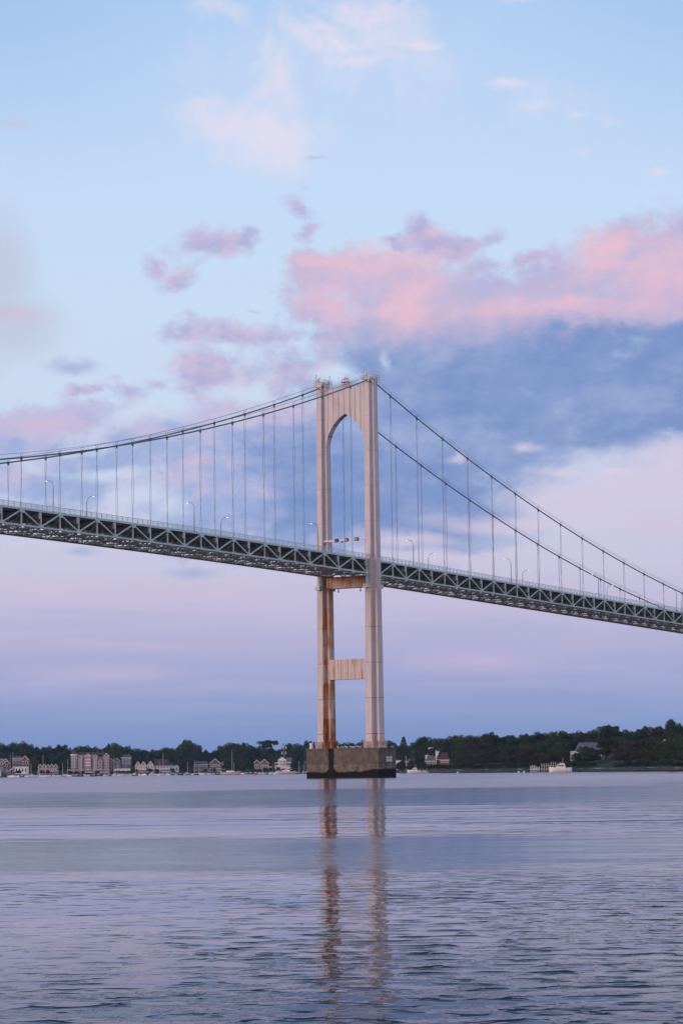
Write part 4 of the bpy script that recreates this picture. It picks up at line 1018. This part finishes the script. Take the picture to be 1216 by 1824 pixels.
# ---- boats
HULL = {'white': M['w_white'], 'cream': M['w_cream'], 'dark': mat('dark_hull', (.02, .022, .03, 1), .3), 'blue': mat('blue_hull', (.05, .09, .2, 1), .3), 'red': mat('red_hull', (.25, .05, .04, 1), .4), 'tan': M['w_brown']}
COVER = {'blue': mat('blue_canvas', (.03, .05, .12, 1), .9), 'white': M['w_white'], 'red': mat('red_canvas', (.22, .03, .03, 1), .9)}
def hull_mesh(L, B, H):
    g = MB(); st = []
    for i in range(9):
        t = i/8; x = -L/2+L*t; w = B/2*(min(1, .75+t*1.2) if t < .5 else sqrt(max(0, 1-((t-.5)/.5)**2.2))); w = max(w, .04)
        sh = H*(1.0+.35*(t-.35)**2*2.2); st.append([(x, -w, sh), (x, -w*.92, H*.4), (x, -w*.55, -.35), (x, w*.55, -.35), (x, w*.92, H*.4), (x, w, sh)])
    for s_ in st: g.v += s_
    for i in range(8):
        for k in range(6): j = (k+1) % 6; g.f.append((i*6+k, i*6+j, (i+1)*6+j, (i+1)*6+k))
    g.f.append(tuple(range(6))); g.f.append(tuple(48+k for k in range(6))); return g
def boatpos(px, wl):
    d = max(1.2, wl-YH(px)); Y = CH*F/d; Y = min(Y, shore(px)-14-260*abs(sin(px*12.9898))); return wx(px, Y), Y
boats = []
def sailboat(px, wl, lpx, top, hc, cover='blue', rz=0.0, lb=None):
    x, Y = boatpos(px, wl); k = Y/F; L = max(7.0, lpx*k*1.25); H = L*.13+.3; B = L*.3; mt = (YH(px)-top)*k+CH
    o = empty('sailboat', (x, Y, 0), rz, None, 'sailboat', 'sailboats moored off the far shore')
    h = hull_mesh(L, B, H).build('hull', HULL[hc], o)
    MB().quadbox([(-L*.2, -B*.28, H), (L*.22, -B*.2, H), (L*.22, B*.2, H), (-L*.2, B*.28, H)], [(-L*.2, -B*.22, H+L*.06), (L*.14, -B*.15, H+L*.06), (L*.14, B*.15, H+L*.06), (-L*.2, B*.22, H+L*.06)]).build('cabin', M['w_white'], o)
    ms = MB().tube([(L*.08, 0, H), (L*.08, 0, mt)], max(.13, .10*k/.5), 6, max(.09, .07*k/.5)).build('mast', M['trim'], o)
    g = MB(); zz = H+L*.06+.7; g.tube([(L*.06, 0, zz), (-L*.32, 0, zz)], .28, 6, .16); g.build('sail_cover', COVER[cover], ms)
    g = MB(); g.tube([(L*.48, 0, H*1.2), (L*.08, 0, mt*.97)], .03, 3); g.tube([(-L*.47, 0, H), (L*.08, 0, mt*.97)], .03, 3); g.build('rigging', M['dark'], ms)
    if lb: o['label'] = lb
    else: boats.append((px, o, {'dark': 'dark-hulled', 'white': 'white-hulled', 'cream': 'cream-hulled', 'blue': 'blue-hulled', 'red': 'red-hulled', 'tan': 'brown-hulled'}[hc]+' sailboat'))
def motorboat(px, wl, lpx, hc, rz=0.0, lb=None, mast=False, fly=True):
    x, Y = boatpos(px, wl); k = Y/F; L = max(5.5, lpx*k*1.2); H = L*.17+.2; B = L*.33
    o = empty('motorboat', (x, Y, 0), rz, None, 'motorboat', 'motorboats moored off the far shore')
    hull_mesh(L, B, H).build('hull', HULL[hc], o); ch = L*.15
    c = MB().quadbox([(-L*.22, -B*.36, H), (L*.22, -B*.28, H), (L*.22, B*.28, H), (-L*.22, B*.36, H)], [(-L*.2, -B*.33, H+ch), (L*.1, -B*.26, H+ch), (L*.1, B*.26, H+ch), (-L*.2, B*.33, H+ch)]).build('cabin', M['w_white'], o)
    MB().box(-L*.16, L*.1, -B*.365, B*.365, H+ch*.45, H+ch*.8).build('windows', M['glass'], c)
    if fly: MB().box(-L*.18, L*.04, -B*.28, B*.28, H+ch+.02, H+ch*1.35).build('flybridge', M['w_white'], o)
    if mast: MB().tube([(-L*.1, 0, H+ch), (-L*.12, 0, H+ch+L*.3)], .12, 5, .06).build('mast', M['trim'], o)
    if lb: o['label'] = lb
    else: boats.append((px, o, {'dark': 'dark-hulled', 'white': 'white-hulled', 'cream': 'cream-hulled', 'blue': 'blue-hulled', 'red': 'red-hulled', 'tan': 'brown-hulled'}[hc]+' motorboat'))
br = random.Random(21)
sailboat(411, 1380.4, 29, 1337, 'cream', 'blue', 0, 'large cream sailboat with tall bare mast left of the twin cottages')
sailboat(509, 1379.2, 28, 1314, 'cream', 'white', pi, 'largest cream sailboat with the tallest mast below the white mansion')
sailboat(334.5, 1380.8, 13, 1357, 'cream', 'white', .9, 'cream sailboat lying alone between inn and brown houses')
sailboat(291, 1381.2, 11, 1341, 'white', 'blue', .4, 'white sailboat with tall mast before the white inn')
sailboat(531.5, 1378.4, 11, 1355, 'blue', 'red', .5, 'blue sailboat with red cover just left of the concrete pier')
sailboat(169, 1383.0, 9, 1349, 'dark', 'blue', 0, 'dark-hulled sailboat with tall mast below the hotel middle')
for a in ((25, 1384.7, 12, 1340, 'white', 'red'), (22, 1383.6, 8, 1346, 'white', 'blue'), (53.5, 1383.2, 8, 1353, 'white', 'blue'), (57.5, 1382.6, 7, 1360, 'white', 'white'), (72.5, 1382.8, 8, 1361, 'white', 'white'),
          (80, 1383.8, 9, 1346, 'white', 'blue'), (84.5, 1382.6, 7, 1358, 'white', 'blue'), (115, 1382.5, 9, 1360, 'cream', 'white'), (124, 1382.2, 8, 1352, 'white', 'blue'), (133, 1382.6, 8, 1362, 'white', 'blue'),
          (145.5, 1383.2, 10, 1359, 'dark', 'blue'), (205.5, 1382.4, 8, 1349, 'cream', 'white'), (213, 1381.8, 6, 1360, 'white', 'blue'), (226, 1381.9, 7, 1360, 'white', 'red'), (242, 1382.2, 7, 1364, 'red', 'white'),
          (285, 1380.8, 7, 1357, 'white', 'blue'), (347, 1380.2, 7, 1354, 'white', 'blue'), (356, 1380.2, 6, 1364, 'white', 'white'), (371, 1380.0, 7, 1362, 'white', 'blue'), (381, 1380.0, 6, 1357, 'cream', 'blue'),
          (468.5, 1378.6, 9, 1355, 'white', 'blue'), (541, 1378, 6, 1362, 'white', 'white'), (416.5, 1379.3, 6, 1358, 'dark', 'blue'), (500, 1378.6, 6, 1360, 'white', 'blue')):
    sailboat(*a, rz=br.uniform(-.7, .7)+(pi if br.random() < .5 else 0))
for a in ((35, 1382.7, 5, 'white'), (42, 1382.6, 5, 'blue'), (50, 1383.4, 8, 'white'), (61, 1383.3, 10, 'white'), (67, 1382.6, 4, 'dark'), (91, 1382.9, 9, 'white'), (98, 1382.7, 9, 'white'), (106, 1382.2, 5, 'white'), (119, 1382.8, 9, 'white'),
          (128, 1382, 4, 'dark'), (138, 1382.2, 5, 'dark'), (153.5, 1382.5, 9, 'white'), (161, 1382.2, 6, 'white'), (177, 1382, 6, 'blue'), (190, 1381.8, 7, 'white'), (195.5, 1382.1, 6, 'dark'), (219, 1381.7, 7, 'white'), (231, 1381.6, 5, 'blue'), (236, 1381.6, 4, 'white'),
          (249, 1381.2, 5, 'white'), (258, 1381.3, 9, 'white'), (274, 1381.6, 12, 'white'), (300, 1380.9, 9, 'white'), (307, 1380.6, 5, 'blue'), (313, 1380.7, 6, 'white'), (322, 1380.5, 4, 'dark'), (351, 1380.2, 4, 'dark'), (361, 1380.2, 6, 'white'), (366, 1380.1, 4, 'cream'), (376, 1380, 6, 'white'),
          (388, 1380, 8, 'dark'), (395, 1379.9, 7, 'white'), (401, 1379.6, 5, 'cream'), (432, 1379.3, 6, 'white'), (439, 1379.2, 6, 'blue'), (446, 1379.1, 5, 'dark'), (455, 1379.1, 8, 'tan'), (462, 1378.9, 5, 'white'), (475, 1378.7, 7, 'blue'), (484, 1378.6, 9, 'white'), (492, 1378.5, 6, 'white'), (526, 1378.2, 5, 'dark'), (545, 1377.8, 5, 'dark')):
    motorboat(*a, rz=br.uniform(-.5, .5)+(pi if br.random() < .5 else 0), fly=br.random() < .4)
motorboat(736, 1376.9, 20, 'white', pi, 'white and tan fishing boat with mast right of the concrete pier', True)
motorboat(755, 1376.5, 10, 'cream', 0, 'small cream dinghy trailing the fishing boat', False, False)
motorboat(995, 1375.2, 33, 'white', pi, 'white motor yacht with raised cabin beside the trestle pier', True)
spread_labels(boats, '{look} moored offshore, {n} boat {side} of {lm}')
def buoy(px, wl, m, lb):
    x, Y = boatpos(px, wl); o = empty('buoy', (x, Y, 0), 0, lb, 'buoy')
    MB().lathe([(.2, -.3), (.55, -.05), (.7, .3), (.5, .7), (.15, .95)], 10).build('float', M[m], o); MB().tube([(0, 0, .9), (0, 0, 1.4)], .06, 5).build('ring_post', M['dark'], o)
buoy(455.2, 1381.2, 'orange', 'orange mooring buoy on open water before the twin cottages')
buoy(813, 1376.1, 'white', 'white buoy close under the rocky shore, middle of the near woods')
buoy(921, 1375.2, 'white', 'left one of two white buoys left of the dock')
buoy(930.5, 1374.8, 'white', 'right one of two white buoys left of the dock')
# parked cars by the mansion lawn
def car(px, t, m, lb):
    p = at(px, t); Y = p.y; o = empty('parked_car', (p.x, Y, wz(px, 1367, Y)-.2), 0, lb, 'car')
    MB().prism([(-2.1, .3), (2.1, .3), (2.15, .85), (1.3, 1.0), (-1.9, 1.0), (-2.15, .8)], -.85, .85).build('body', m, o)
    MB().prism([(-1.6, 1.0), (.9, 1.0), (.4, 1.5), (-1.2, 1.5)], -.75, .75).build('cabin', M['glass'], o)
    for wx_ in (-1.35, 1.35):
        for wy in (-.8, .8): MB().tube([(wx_, wy-.1, .32), (wx_, wy+.1, .32)], .32, 10).build('wheel', M['dark'], o)
car(482, 36, M['w_white'], 'white car parked on the lawn, left of the pair by the mansion'); car(492, 36, M['w_white'], 'white car parked on the lawn, right of the pair by the mansion')

# ---- evening air over the bay: far shore fades slightly towards blue
g = MB(); g.box(-3500, 3500, -60, 4600, -4, 150)
hm = bpy.data.materials.new('evening_haze'); hm.use_nodes = True; nt = hm.node_tree; nt.nodes.clear()
pv = nt.nodes.new('ShaderNodeVolumePrincipled'); pv.inputs['Color'].default_value = (.55, .72, 1, 1); pv.inputs['Density'].default_value = .000022; pv.inputs['Anisotropy'].default_value = .2
ou = nt.nodes.new('ShaderNodeOutputMaterial'); nt.links.new(pv.outputs[0], ou.inputs['Volume'])
tag(g.build('haze', hm), kind='stuff')
